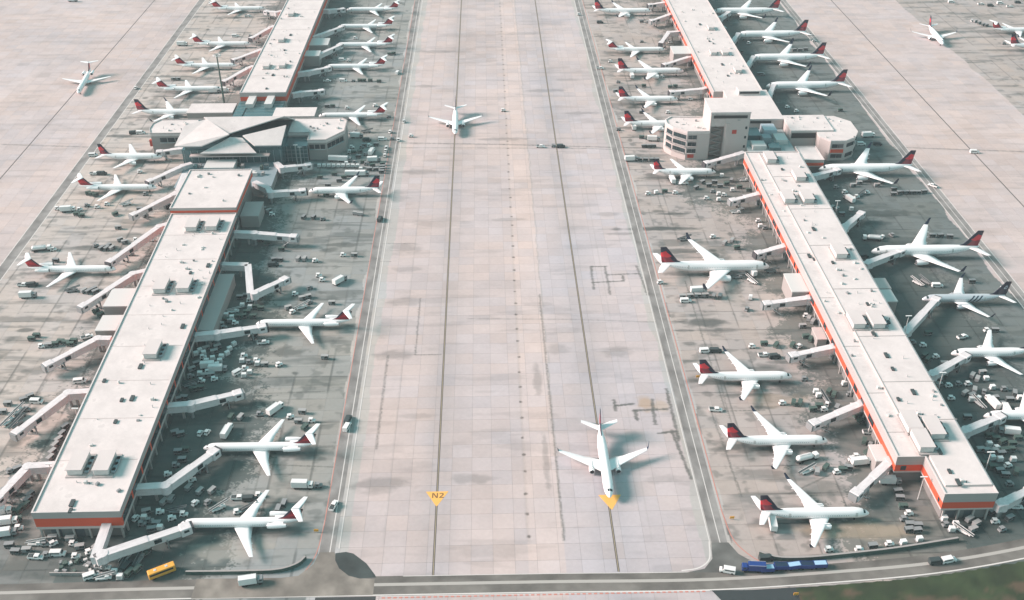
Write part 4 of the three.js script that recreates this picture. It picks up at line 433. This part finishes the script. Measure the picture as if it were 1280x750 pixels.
  const tall = mesh('tall_block', prism([[131.7, -590], [155, -590], [155, -568], [140.4, -568], [140.4, -574], [132.4, -574], [132.4, -568], [131.7, -568]], -0.03, 29), MAT.cream, t); mesh('block_roof', prism(rect(131.5, 155.2, -590.2, -567.8), 29, 30), MAT.roof, tall); mesh('louvre', box(20, 1.8, 0.3, 143.3, 27, -567.95), MAT.hatch, tall);
  mesh('sign_panel', box(2.6, 2.4, 0.3, 146.5, 17.5, -567.9), MAT.red, tall); mesh('sign_panel', box(1.6, 0.5, 0.3, 148.5, 25, -567.9), MAT.grey, tall);
  mesh('lintel', box(7.9, 8, 5.8, 136.4, 24.9, -571), MAT.cream, tall); for (let k = 0; k < 9; k++) mesh('stair_flight', beam(k % 2 ? [133, 1 + k * 2.1, -570.5] : [139.8, 1 + k * 2.1, -570.5], k % 2 ? [139.8, 3.1 + k * 2.1, -570.5] : [133, 3.1 + k * 2.1, -570.5], 2.2, 0.3), MAT.concrete, tall); mesh('pilaster', box(2.2, 23, 0.8, 142.2, 11.5, -567.8), MAT.cream, tall);
  for (const [x, y] of [[153.4, 20], [153.4, 14], [153.4, 8]]) put('window', winG, MAT.glass, t, x, y, -567.98, 0, 1.2, 1.6, 1.6);
  const mr = mesh('middle_block', prism(rect(155.1, 183.2, -642.4, -595), -0.03, 13), MAT.cream, t); mesh('block_roof', prism(rect(155, 183.4, -642.4, -594.6), 13, 14), MAT.roof, mr); mesh('clerestory', box(13, 1.4, 0.4, 169, 12, -594.4), MAT.hatch, mr); FOOT.push([155, 183, -649, -556]);
  const lv = mesh('plant_screen', prism(rect(163, 177, -641, -633), 14, 17), MAT.roof, mr); mesh('louvre', box(12.5, 1.3, 0.3, 170, 15.8, -632.95), MAT.hatch, lv);
  const ct = mesh('skylight_court', prism(rect(155.1, 183, -594.5, -549.7), -0.03, 7.5), MAT.mullion, t); for (const [x, z, w, d, h, m] of [[162, -584, 8, 12, 3, MAT.teal], [172, -586, 8, 10, 5, MAT.pale], [177, -576, 7, 10, 3, MAT.unit], [162, -568, 8, 8, 2.4, MAT.unit], [171, -566, 7, 7, 2, MAT.teal], [168, -575, 5, 6, 4, MAT.louvre]]) mesh('skylight', prism(rect(x - w / 2, x + w / 2, z - d / 2, z + d / 2), 7.5, 7.5 + h), m, ct);
  const rw = mesh('hall_wing', prism(rect(183.4, 209, -600, -577), -0.03, 13), MAT.cream, t); mesh('wing_roof', prism(rect(183.3, 209.2, -600.2, -576.8), 13, 14), MAT.roof, rw); mesh('clerestory', box(14.6, 3.2, 0.4, 191.2, 10.6, -576.9), MAT.hatch, rw); FOOT.push([183, 226, -600, -562]);
  const ro = [[199, -577], [199, -570], [204, -564], [213, -564], [220, -569], [224, -577], [224, -592], [216, -600.5], [209.3, -600.5], [209.3, -577]];
  const rt = mesh('ramp_tower', prism(ro, -0.03, 12), MAT.cream, t); mesh('tower_roof', prism(inset(ro, -0.12), 12, 13), MAT.roof, rt);
  for (const y of [9.4, 3]) for (const [p, q, n] of [[[205, -563.95], [212, -563.95], 2], [[214, -564.6], [219.4, -568.4], 2], [[220.4, -569.6], [223.7, -576], 2]]) { const l = Math.hypot(q[0] - p[0], q[1] - p[1]); along(p, q, l / n / 2, l / n, (x, z, a) => put('window', winG, MAT.glass, t, x, y, z, a, l / n - 0.2, 2.4, 1.5)); }
  mesh('wall_band', box(7.6, 2.2, 0.3, 208.5, 6.2, -563.9), MAT.band, rt); scatter(t, 202, 220, -597, -568, () => 13, 16); scatter(t, 185, 207, -598, -580, () => 14, 10);
  block(t, rect(183.5, 196, -566, -547), 8.6, { base: 4.2, open: 0.8, top: 1.8 });
}
// ---------------------------------------------------------------- jet bridges
const rank = (b) => BRIDGES.filter((q) => q[0] === b[0] && q[2][1] > b[2][1]).length;
function bridge(row) {
  const [side, n, ...pts] = row, nth = rank(row), far = ['eleventh', 'twelfth', 'thirteenth'][nth - 10] ?? ORD[nth];
  const docked = n >= 0, o = thing('jet_bridge', docked ? `white jet bridge docked at ${ORD[n]} jet from perimeter road, ${RAMP[side]}` : `empty white jet bridge, ${far} bridge from perimeter road, ${RAMP[side]}`, 'jet bridge', docked ? 'jet bridges docked to aircraft' : 'empty jet bridges');
  const [bx, bz] = pts[pts.length - 2], [ex, ez] = pts[pts.length - 1]; o.position.set(bx, 0, bz);
  const P = pts.map(([x, z], k) => [x - bx, k === pts.length - 1 ? 4.5 : 5.6, z - bz]), last = P.length - 1;
  for (let k = 0; k < last - 1; k++) { // fixed walkway from the wall
    const a = P[k], b = P[k + 1], l = Math.hypot(b[0] - a[0], b[2] - a[2]); if (l < 2) continue; const w = mesh('fixed_walkway', beam(a, b, 3, 3.1), MAT.bridgeSide, o);
    mesh('walkway_roof', beam([a[0], a[1] + 1.64, a[2]], [b[0], b[1] + 1.64, b[2]], 3.3, 0.18), MAT.bridge, w);
    const ux = (b[0] - a[0]) / l, uz = (b[2] - a[2]) / l, rib = []; for (let s = 1; s < l; s += 1.6) for (const q of [-1.54, 1.54]) rib.push(box(0.12, 2.7, 0.12, a[0] + ux * s - uz * q, 5.6, a[2] + uz * s + ux * q)); if (rib.length) mesh('side_ribs', rib, MAT.bridge, w).userData.kind = 'stuff';
    if (k < last - 1) mesh('pillar', box(0.9, 4.1, 0.9, b[0] * 0.7 + a[0] * 0.3, 2.05, b[2] * 0.7 + a[2] * 0.3), MAT.concrete, o);
  }
  const a = P[last - 1], b = P[last], l = Math.hypot(b[0], b[2]), ux = b[0] / l, uz = b[2] / l, at = (s) => [ux * s, a[1] + (b[1] - a[1]) * s / l, uz * s], yaw = Math.atan2(-uz, ux);
  mesh('rotunda', cyl(2, 2, 3.5, 0, 5.6, 0, 16), MAT.bridge, o); mesh('rotunda_column', cyl(0.7, 0.6, 3.9, 0, 1.95, 0, 12), MAT.steel, o);
  const seg = [[1.4, l * 0.52, 3.1, 3.05], [l * 0.46, l - 2.4, 2.75, 2.7]];
  for (const [s0, s1, w, h] of seg) {
    if (s1 - s0 < 1) continue; const t = mesh('tunnel', beam(at(s0), at(s1), w, h), MAT.bridgeSide, o), p = at(s0), q = at(s1);
    mesh('tunnel_roof', beam([p[0], p[1] + h / 2 + 0.07, p[2]], [q[0], q[1] + h / 2 + 0.07, q[2]], w + 0.16, 0.14), MAT.bridge, t);
    const rib = []; for (let s = s0 + 0.6; s < s1; s += 1.3) for (const e of [-1, 1]) { const c = at(s); rib.push(box(0.14, h * 0.9, 0.1, 0, 0, 0, yaw).translate(c[0] - uz * e * (w / 2 + 0.03), c[1], c[2] + ux * e * (w / 2 + 0.03))); } mesh('side_ribs', rib, MAT.bridge, t).userData.kind = 'stuff';
  }
  { const c = at(l * 0.62), e = Math.sign(ux) || 1; for (const f of [-1, 1]) mesh('side_panel', box(2.5, 1.7, 0.12, 0, 0, 0, yaw).translate(c[0] - uz * f * 1.5, c[1] + 0.1, c[2] + ux * f * 1.5), MAT.glass, o); }
  const c = at(l - 1.2), cab = mesh('cab', [rbox(3.9, 3.3, 4, 0.3).rotateY(yaw).translate(c[0], c[1] + 0.15, c[2])], MAT.bridge, o);
  const f = at(l + 1.1); mesh('canopy_bellows', box(0.9, 3, 3.4, 0, 0, 0, yaw).translate(f[0], f[1] + 0.1, f[2]), docked ? MAT.bellows : MAT.grey, cab); mesh('cab_window', box(1.8, 1, 4.1, 0, 0, 0, yaw).translate(c[0], c[1] + 0.7, c[2]), MAT.glass, cab);
  const d = at(l * 0.72); mesh('drive_column', [...[-1, 1].map((e) => box(0.5, d[1] - 1, 0.5, 0, 0, 0, yaw).translate(d[0] - uz * e * 1.75, (d[1] - 1) / 2 + 0.4, d[2] + ux * e * 1.75)), box(0.6, 0.6, 4, d[0], d[1] - 1.7, d[2], yaw)], MAT.steel, o);
  for (const e of [-1, 1]) mesh('drive_wheel', wheelG(0.55, 0.5, 0, 0, 0).rotateY(yaw).translate(d[0] - uz * e * 1.2, 0.55, d[2] + ux * e * 1.2), MAT.tyre, o);
  const st = at(l - 3.6), e = uz > 0 === ux > 0 ? 1 : -1, top = [st[0] - uz * e * 2.2, st[1] - 1.3, st[2] + ux * e * 2.2], bot = [top[0] - ux * 4.2, 0.1, top[2] - uz * 4.2]; { const ss = mesh('service_stair', beam(top, bot, 0.9, 0.25), MAT.pipe, o); mesh('handrail', beam([top[0], top[1] + 0.9, top[2]], [bot[0], 1, bot[2]], 0.08, 0.08), MAT.pipe, ss); }
}
BRIDGES.forEach((b) => bridge(b));
// ---------------------------------------------------------------- ground vehicles
const wheelsOf = (o, xs, w, r, mat = MAT.tyre) => { for (const x of xs) for (const s of [-1, 1]) mesh('wheel', wheelG(r, 0.28, x, r, s * w), mat, o); };
const MAKE = {
  tug(c) { const o = new THREE.Group(); mesh('body', [rbox(1.5, 0.95, 1.5, 0.12, 0.75, 0.8, 0), rbox(1.6, 0.6, 1.5, 0.1, -0.7, 0.62, 0)], c, o); mesh('seat', rbox(0.5, 0.8, 1.2, 0.1, -0.55, 1.25, 0), MAT.dark, o); mesh('cab_roof', [box(1.7, 0.08, 1.45, -0.35, 2, 0), ...[-1, 1].flatMap((s) => [box(0.07, 1, 0.07, 0.42, 1.5, s * 0.66), box(0.07, 1, 0.07, -1.1, 1.4, s * 0.66)])], c, o); mesh('windscreen', box(0.05, 0.6, 1.25, 0.44, 1.62, 0), MAT.glass, o); wheelsOf(o, [-0.85, 0.85], 0.68, 0.36); return o; },
  cart(c, roof) { const o = new THREE.Group(); mesh('deck', box(3.1, 0.16, 1.6, 0, 0.55, 0), MAT.steel, o); for (const e of [-1.5, 1.5]) mesh('end_panel', box(0.08, 1.35, 1.55, e, 1.3, 0), c, o); mesh('canopy', box(3.2, 0.1, 1.7, 0, 2.02, 0), roof, o); mesh('curtain', box(2.9, 1.3, 0.04, 0, 1.32, -0.76), c, o); mesh('curtain', box(1.4, 1.3, 0.04, -0.7, 1.32, 0.76), c, o); mesh('suitcase', rbox(0.9, 0.5, 1, 0.08, 0.4, 0.9, 0.1), MAT.dark, o); mesh('suitcase', rbox(0.8, 0.45, 0.9, 0.08, 0.9, 1.38, 0), MAT.dark, o); mesh('tow_bar', box(1.1, 0.08, 0.1, 2, 0.45, 0), MAT.steel, o); wheelsOf(o, [-1.1, 1.1], 0.66, 0.25); return o; },
  uld(c) { const o = new THREE.Group(); mesh('dolly', [box(2.6, 0.18, 1.8, 0, 0.45, 0), box(1.2, 0.08, 0.1, 1.8, 0.4, 0)], MAT.steel, o); const s = new THREE.Shape([[-0.78, 0], [0.78, 0], [1.15, 0.45], [1.15, 1.6], [-0.78, 1.6]].map((p) => new THREE.Vector2(...p))); const k = mesh('container', new THREE.ExtrudeGeometry(s, { depth: 1.5, bevelEnabled: true, bevelSize: 0.03, bevelThickness: 0.03, bevelSegments: 1 }).translate(-0.1, 0.6, -0.75), c, o); mesh('container_door', box(1.3, 1.3, 0.05, 0, 1.4, 0.8), MAT.offwhite, k); wheelsOf(o, [-0.9, 0.9], 0.75, 0.22); return o; },
  belt(c) { const o = new THREE.Group(); mesh('chassis', rbox(5.2, 0.7, 1.7, 0.1, 0, 0.75, 0), c, o); const b = mesh('conveyor', beam([-3.6, 0.9, -0.25], [4, 2.7, -0.25], 0.95, 0.28), MAT.dark, o); for (const e of [-0.8, 0.3]) mesh('side_rail', beam([-3.6, 1.15, e], [4, 2.95, e], 0.08, 0.25), c, b); mesh('cab', rbox(1.4, 0.9, 0.75, 0.1, 1.3, 1.5, 0.55), c, o); mesh('strut', beam([1.5, 1, -0.25], [2.4, 2.2, -0.25], 0.3, 0.2), MAT.steel, o); wheelsOf(o, [-1.7, 1.7], 0.75, 0.38); return o; },
  van(c) { const o = new THREE.Group(); const s = new THREE.Shape([[-2.6, 0.35], [2.6, 0.35], [2.6, 1.05], [1.75, 1.2], [1.15, 2.1], [-2.55, 2.1]].map((p) => new THREE.Vector2(...p))); mesh('body', new THREE.ExtrudeGeometry(s, { depth: 1.76, bevelEnabled: true, bevelSize: 0.07, bevelThickness: 0.07, bevelSegments: 2 }).translate(0, 0, -0.88), c, o); mesh('windscreen', beam([1.66, 1.3, 0], [1.26, 2, 0], 1.6, 0.06).translate(0.1, 0.04, 0), MAT.glass, o); mesh('side_window', [box(3.2, 0.5, 1.95, -0.75, 1.62, 0)], MAT.glass, o); mesh('bumper', box(0.15, 0.25, 1.9, 2.68, 0.5, 0), MAT.dark, o); wheelsOf(o, [-1.65, 1.7], 0.84, 0.36); return o; },
  pickup(c) { const o = new THREE.Group(); mesh('body', [rbox(5.4, 0.6, 1.9, 0.12, 0, 0.72, 0), box(2.1, 0.45, 0.08, -1.6, 1.2, 0.9), box(2.1, 0.45, 0.08, -1.6, 1.2, -0.9), box(0.08, 0.45, 1.8, -2.65, 1.2, 0)], c, o); mesh('cab', rbox(1.9, 0.85, 1.7, 0.2, 0.45, 1.4, 0), c, o); mesh('window', [box(1.3, 0.42, 1.74, 0.45, 1.5, 0), box(1.96, 0.4, 1.4, 0.45, 1.48, 0)], MAT.glass, o); mesh('load', rbox(1.6, 0.6, 1.4, 0.1, -1.6, 1.25, 0), MAT.dark, o); wheelsOf(o, [-1.7, 1.7], 0.84, 0.38); return o; },
  box_truck(c, b) { const o = new THREE.Group(); mesh('chassis', box(8, 0.35, 1.6, 0, 0.75, 0), MAT.dark, o); mesh('cargo_box', rbox(5.9, 2.5, 2.4, 0.08, -1, 2.2, 0), b, o); for (const e of [1.1, -1.1]) mesh('roof_rail', box(5.9, 0.08, 0.1, -1, 3.48, e), MAT.pipe, o); const k = mesh('cab', [rbox(1.9, 1.9, 2.2, 0.22, 3.1, 1.75, 0)], c, o); mesh('windscreen', box(0.06, 0.75, 1.9, 4.06, 2.1, 0), MAT.glass, k); mesh('side_window', box(0.9, 0.6, 2.24, 3.2, 2.15, 0), MAT.glass, k); wheelsOf(o, [-2.6, -1.6, 2.9], 0.95, 0.48); return o; },
  fuel_truck(c) { const o = new THREE.Group(); mesh('chassis', box(9.6, 0.4, 1.7, 0, 0.8, 0), MAT.dark, o); const t = mesh('tank', new THREE.CapsuleGeometry(1.25, 4.9, 4, 14).rotateZ(Math.PI / 2).scale(1, 0.92, 1).translate(-1, 2.15, 0), c, o); mesh('manhole', [cyl(0.35, 0.35, 0.2, -2.5, 3.35, 0), cyl(0.35, 0.35, 0.2, 0.5, 3.35, 0), box(5, 0.08, 0.6, -1, 3.32, 0)], MAT.pipe, t); const k = mesh('cab', rbox(1.9, 2, 2.3, 0.25, 3.9, 1.85, 0), c, o); mesh('windscreen', box(0.06, 0.8, 2, 4.86, 2.2, 0), MAT.glass, k); wheelsOf(o, [-3.4, -2.3, 3.7], 1, 0.5); return o; },
  bus(c) { const o = new THREE.Group(); mesh('body', rbox(9, 2.6, 2.5, 0.25, 0, 1.75, 0), c, o); mesh('side_windows', box(7.8, 0.8, 2.54, -0.2, 2.2, 0), MAT.glass, o); mesh('windscreen', box(0.1, 1, 2.1, 4.5, 2.1, 0), MAT.glass, o); for (const e of [1.8, -2]) mesh('roof_hatch', rbox(0.9, 0.15, 0.9, 0.04, e, 3.1, 0), MAT.offwhite, o); wheelsOf(o, [-2.8, 2.9], 1.1, 0.5); return o; },
  blue_truck(c) { const o = MAKE.box_truck(c, c); return o; },
  blue_trailer(c, top) { const o = new THREE.Group(); mesh('frame', box(4.6, 0.3, 2, 0, 0.6, 0), MAT.dark, o); mesh('tub', [box(4.6, 1.5, 0.12, 0, 1.45, 1.05), box(4.6, 1.5, 0.12, 0, 1.45, -1.05), box(0.12, 1.5, 2, 2.25, 1.45, 0), box(0.12, 1.5, 2, -2.25, 1.45, 0)], c, o); mesh('tarpaulin', rbox(4.2, 0.25, 1.9, 0.1, 0, 2.05, 0), top, o); wheelsOf(o, [-1.5, 1.5], 0.9, 0.4); return o; },
};
const KINDS = { // colour variants of each kind: [share, word, object]
  tug: [['tug', 'white baggage tug', MAKE.tug(MAT.white)], ['tug', 'white baggage tug', null], ['tug', 'grey baggage tug', MAKE.tug(MAT.grey)]],
  cart: [['baggage_cart', 'light grey baggage cart', MAKE.cart(MAT.grey, MAT.cartTop)], ['baggage_cart', 'dark green baggage cart', MAKE.cart(MAT.green, MAT.green)], ['baggage_cart', 'dark grey baggage cart', MAKE.cart(MAT.dark, MAT.grey)]],
  uld: [['cargo_container', 'white cargo container', MAKE.uld(MAT.white)]],
  belt: [['belt_loader', 'white belt loader', MAKE.belt(MAT.white)], ['belt_loader', 'grey belt loader', MAKE.belt(MAT.grey)]],
  van: [['service_van', 'white service van', MAKE.van(MAT.white)], ['pickup_truck', 'white pickup truck', MAKE.pickup(MAT.white)], ['service_van', 'dark service van', MAKE.van(MAT.dark)]],
  box_truck: [['box_truck', 'white box truck', MAKE.box_truck(MAT.white, MAT.white)], ['box_truck', 'grey-cab box truck', MAKE.box_truck(MAT.grey, MAT.white)]],
  fuel_truck: [['fuel_truck', 'white tanker truck', MAKE.fuel_truck(MAT.white)]],
  bus: [['bus', 'yellow bus parked beside the perimeter road', MAKE.bus(MAT.yellow)]],
  blue_truck: [['haulage_truck', 'dark blue truck at the head of the blue trailers', MAKE.blue_truck(MAT.blue)]],
  blue_trailer: [['trailer', 'blue trailer with pale blue cover beside the perimeter road', MAKE.blue_trailer(MAT.blue, MAT.sky)], ['trailer', 'blue trailer with dark blue cover beside the perimeter road', MAKE.blue_trailer(MAT.blue, MAT.navy)]],
};
const CAT = { tug: 'baggage tug', cart: 'baggage cart', uld: 'cargo container', belt: 'belt loader', van: 'van', box_truck: 'truck', fuel_truck: 'tanker', bus: 'bus', blue_truck: 'truck', blue_trailer: 'trailer' };
function where(x, z) {
  if (z > -250) return 'beside the perimeter road';
  if (x > -63 && x < -49) return 'on service road by folded-roof concourse'; if (x > 72 && x < 86) return 'on service road by orange-banded concourse'; if (Math.abs(x - 12) < 65) return 'on the central taxiway';
  if (x > 300) return 'on the ramp beyond the outer taxiway'; if (x < -260) return 'on the outer taxiway past folded-roof concourse'; if (x > 250) return 'on outer road past orange-banded concourse'; if (x < -236) return 'on outer road past folded-roof concourse';
  let best = null, bd = 1e9; for (const p of PLANES) if (p[4] !== 'TX' && p[4] !== 'FR') { const d = Math.hypot((p[1] - x) * 0.6, p[2] - z) + ((p[1] < 0) !== (x < 0) ? 500 : 0); if (d < bd) { bd = d; best = p; } }
  const side = x < -148 ? 'LO' : x < 0 ? 'LI' : x < 166 ? 'RI' : 'RO'; if (best[4] !== side) return 'on ' + RAMP[side];
  return `near ${ORD[best[5]]} jet from perimeter road, ${RAMP[side]}`;
}
const placed = [];
for (const k of Object.keys(VEHICLES)) VEHICLES[k].forEach(([x, z, deg], i) => {
  const r = k === 'tug' || k === 'cart' || k === 'uld' ? 1.3 : 2.2;
  if (FOOT.some(([a, b, c, d]) => x > a && x < b && z > c && z < d)) return;
  for (let q = 0; q < 6; q++) { const h = placed.find((p) => Math.hypot(p[0] - x, p[1] - z) < p[2] + r); if (!h) break; const dx = x - h[0] || 0.3, dz = z - h[1] || 0.4, l = Math.hypot(dx, dz); x = h[0] + dx / l * (h[2] + r + 0.1); z = h[1] + dz / l * (h[2] + r + 0.1); }
  placed.push([x, z, r]);
  let v = KINDS[k]; v = v[k === 'cart' ? Math.floor(hash(Math.round(z / 9), Math.round(x / 30)) * 3) : i % v.length]; const proto = v[2] ?? KINDS[k][0][2];
  const o = proto.clone(); o.name = numbered(v[0]); scene.add(o); o.position.set(x, 0.012, z); o.rotation.y = (deg + (hash(i, 3) - 0.5) * 14) * RAD;
  const w = where(x, z), single = k === 'bus' || k.startsWith('blue'); o.userData = { label: single ? v[1] : `${v[1]} ${w}`, category: v[0] === 'pickup_truck' ? 'pickup' : CAT[k] }; if (!single || k === 'blue_trailer') o.userData.group = single ? 'blue trailers' : `${v[1]}s ${w}`;
});
// ---------------------------------------------------------------- masts, walls, signs
{
  const o = thing('high_mast_light', 'tall dark floodlight mast rising beside the folded-roof hall', 'light mast'); o.position.set(-173, 0, -650.5);
  mesh('mast', cyl(0.75, 0.4, 38, 0, 19, 0, 12), MAT.green, o); mesh('lamp_ring', new THREE.TorusGeometry(2, 0.2, 6, 18).rotateX(Math.PI / 2).translate(0, 38, 0), MAT.pipe, o); for (let k = 0; k < 8; k++) mesh('floodlight', rbox(0.9, 0.5, 0.7, 0.1).translate(2.2, 37.6, 0).rotateY(k * Math.PI / 4), MAT.white, o);
  const lamp = (x, z, h, i) => { const p = thing('light_pole', i, 'light pole', 'light poles beside the concourses'); p.position.set(x, 0, z); mesh('pole', cyl(0.22, 0.13, h, 0, h / 2, 0, 8), MAT.offwhite, p); mesh('lamp_head', [box(2.6, 0.25, 0.5, 0, h, 0)], MAT.white, p); };
  for (const [x, z] of [[182, -283], [182.4, -331], [182.8, -372], [183, -480]]) lamp(x, z, 17, 'slim pale light pole on outer side of orange-banded concourse');
  for (const [x, z] of [[156.5, -277]]) lamp(x, z, 11, 'short pale light pole in the notch of the orange-banded concourse');
  for (const [x, z] of [[-161.6, -290], [-162.6, -322]]) lamp(x, z, 13, 'slim pale light pole on outer side of folded-roof concourse');
  for (const [x, z] of [[-113, -566], [-110, -563]]) lamp(x, z, 13, 'slim pale light pole in front of the glass hall');
  const wall = (pts, h, w, m, label, name = 'blast_wall', cat = 'wall') => { const t = thing(name, label, cat); t.position.set(pts[0][0], 0, pts[0][1]); for (let i = 1; i < pts.length; i++) { const a = [pts[i - 1][0] - pts[0][0], h / 2, pts[i - 1][1] - pts[0][1]], b = [pts[i][0] - pts[0][0], h / 2, pts[i][1] - pts[0][1]]; const s = mesh('panel', beam(a, b, w, h), m, t); mesh('coping', beam([a[0], h + 0.06, a[2]], [b[0], h + 0.06, b[2]], w + 0.12, 0.12), MAT.concrete, s); mesh('post', box(0.5, h, w + 0.2, b[0], h / 2, b[2]), m, t); } };
  const seg = (p, q, n) => Array.from({ length: n + 1 }, (_, i) => [p[0] + (q[0] - p[0]) * i / n, p[1] + (q[1] - p[1]) * i / n]);
  wall(curve([[-104, -247.6], [-84, -247.4], [-72, -248], [-66.5, -250.6], [-64.5, -253.4]], 14), 1.5, 0.5, MAT.green, 'dark curved blast wall at the junction of service and perimeter roads');
  wall(curve([[92, -251.5], [97, -249], [106, -248.4], [120, -249.6], [140, -252], [163, -256]], 20), 1.7, 0.6, MAT.green, 'long dark blast wall beside the perimeter road and blue trailers');
  wall(seg([-150, -248.4], [-132, -248], 5), 1.2, 0.35, MAT.concrete, 'low pale wall in front of the equipment yard');
  for (let k = 0; k < 26; k++) { const x = -151 + rnd() * 18, z = -255 + rnd() * 5.6; const s = mesh('equipment_crate', rbox(0.8 + rnd() * 1.2, 0.5 + rnd() * 0.9, 0.7 + rnd(), 0.08), [MAT.grey, MAT.offwhite, MAT.green, MAT.dark][k % 4]); s.position.set(x, 0.5, z); s.rotation.y = rnd() * 3; s.geometry.computeBoundingBox(); s.position.y = -s.geometry.boundingBox.min.y + 0.01; tag(s, ['grey', 'pale', 'green', 'dark'][k % 4] + ' crate stored in the yard behind the low pale wall', 'crate', ['grey', 'pale', 'green', 'dark'][k % 4] + ' crates in the equipment yard'); }
  const sign = (x, z, l, m = MAT.yellow) => { const s = thing('gate_sign', l, 'sign', 'small yellow signs'); s.position.set(x, 0, z); mesh('board', rbox(1.6, 1.1, 0.2, 0.05, 0, 1, 0), m, s); mesh('leg', box(0.1, 0.6, 0.1, -0.6, 0.3, 0), MAT.steel, s); mesh('leg', box(0.1, 0.6, 0.1, 0.6, 0.3, 0), MAT.steel, s); };
  sign(-62.5, -266, 'small yellow sign at the edge of the service road by folded-roof concourse'); sign(86, -268.5, 'small orange sign at the edge of the service road, nearest the perimeter road'); sign(88.4, -352, 'small yellow sign by the service road beside the third winglet jet'); sign(100, -233, 'small yellow sign on the grass past the perimeter road');
}
renderer.render(scene, camera);
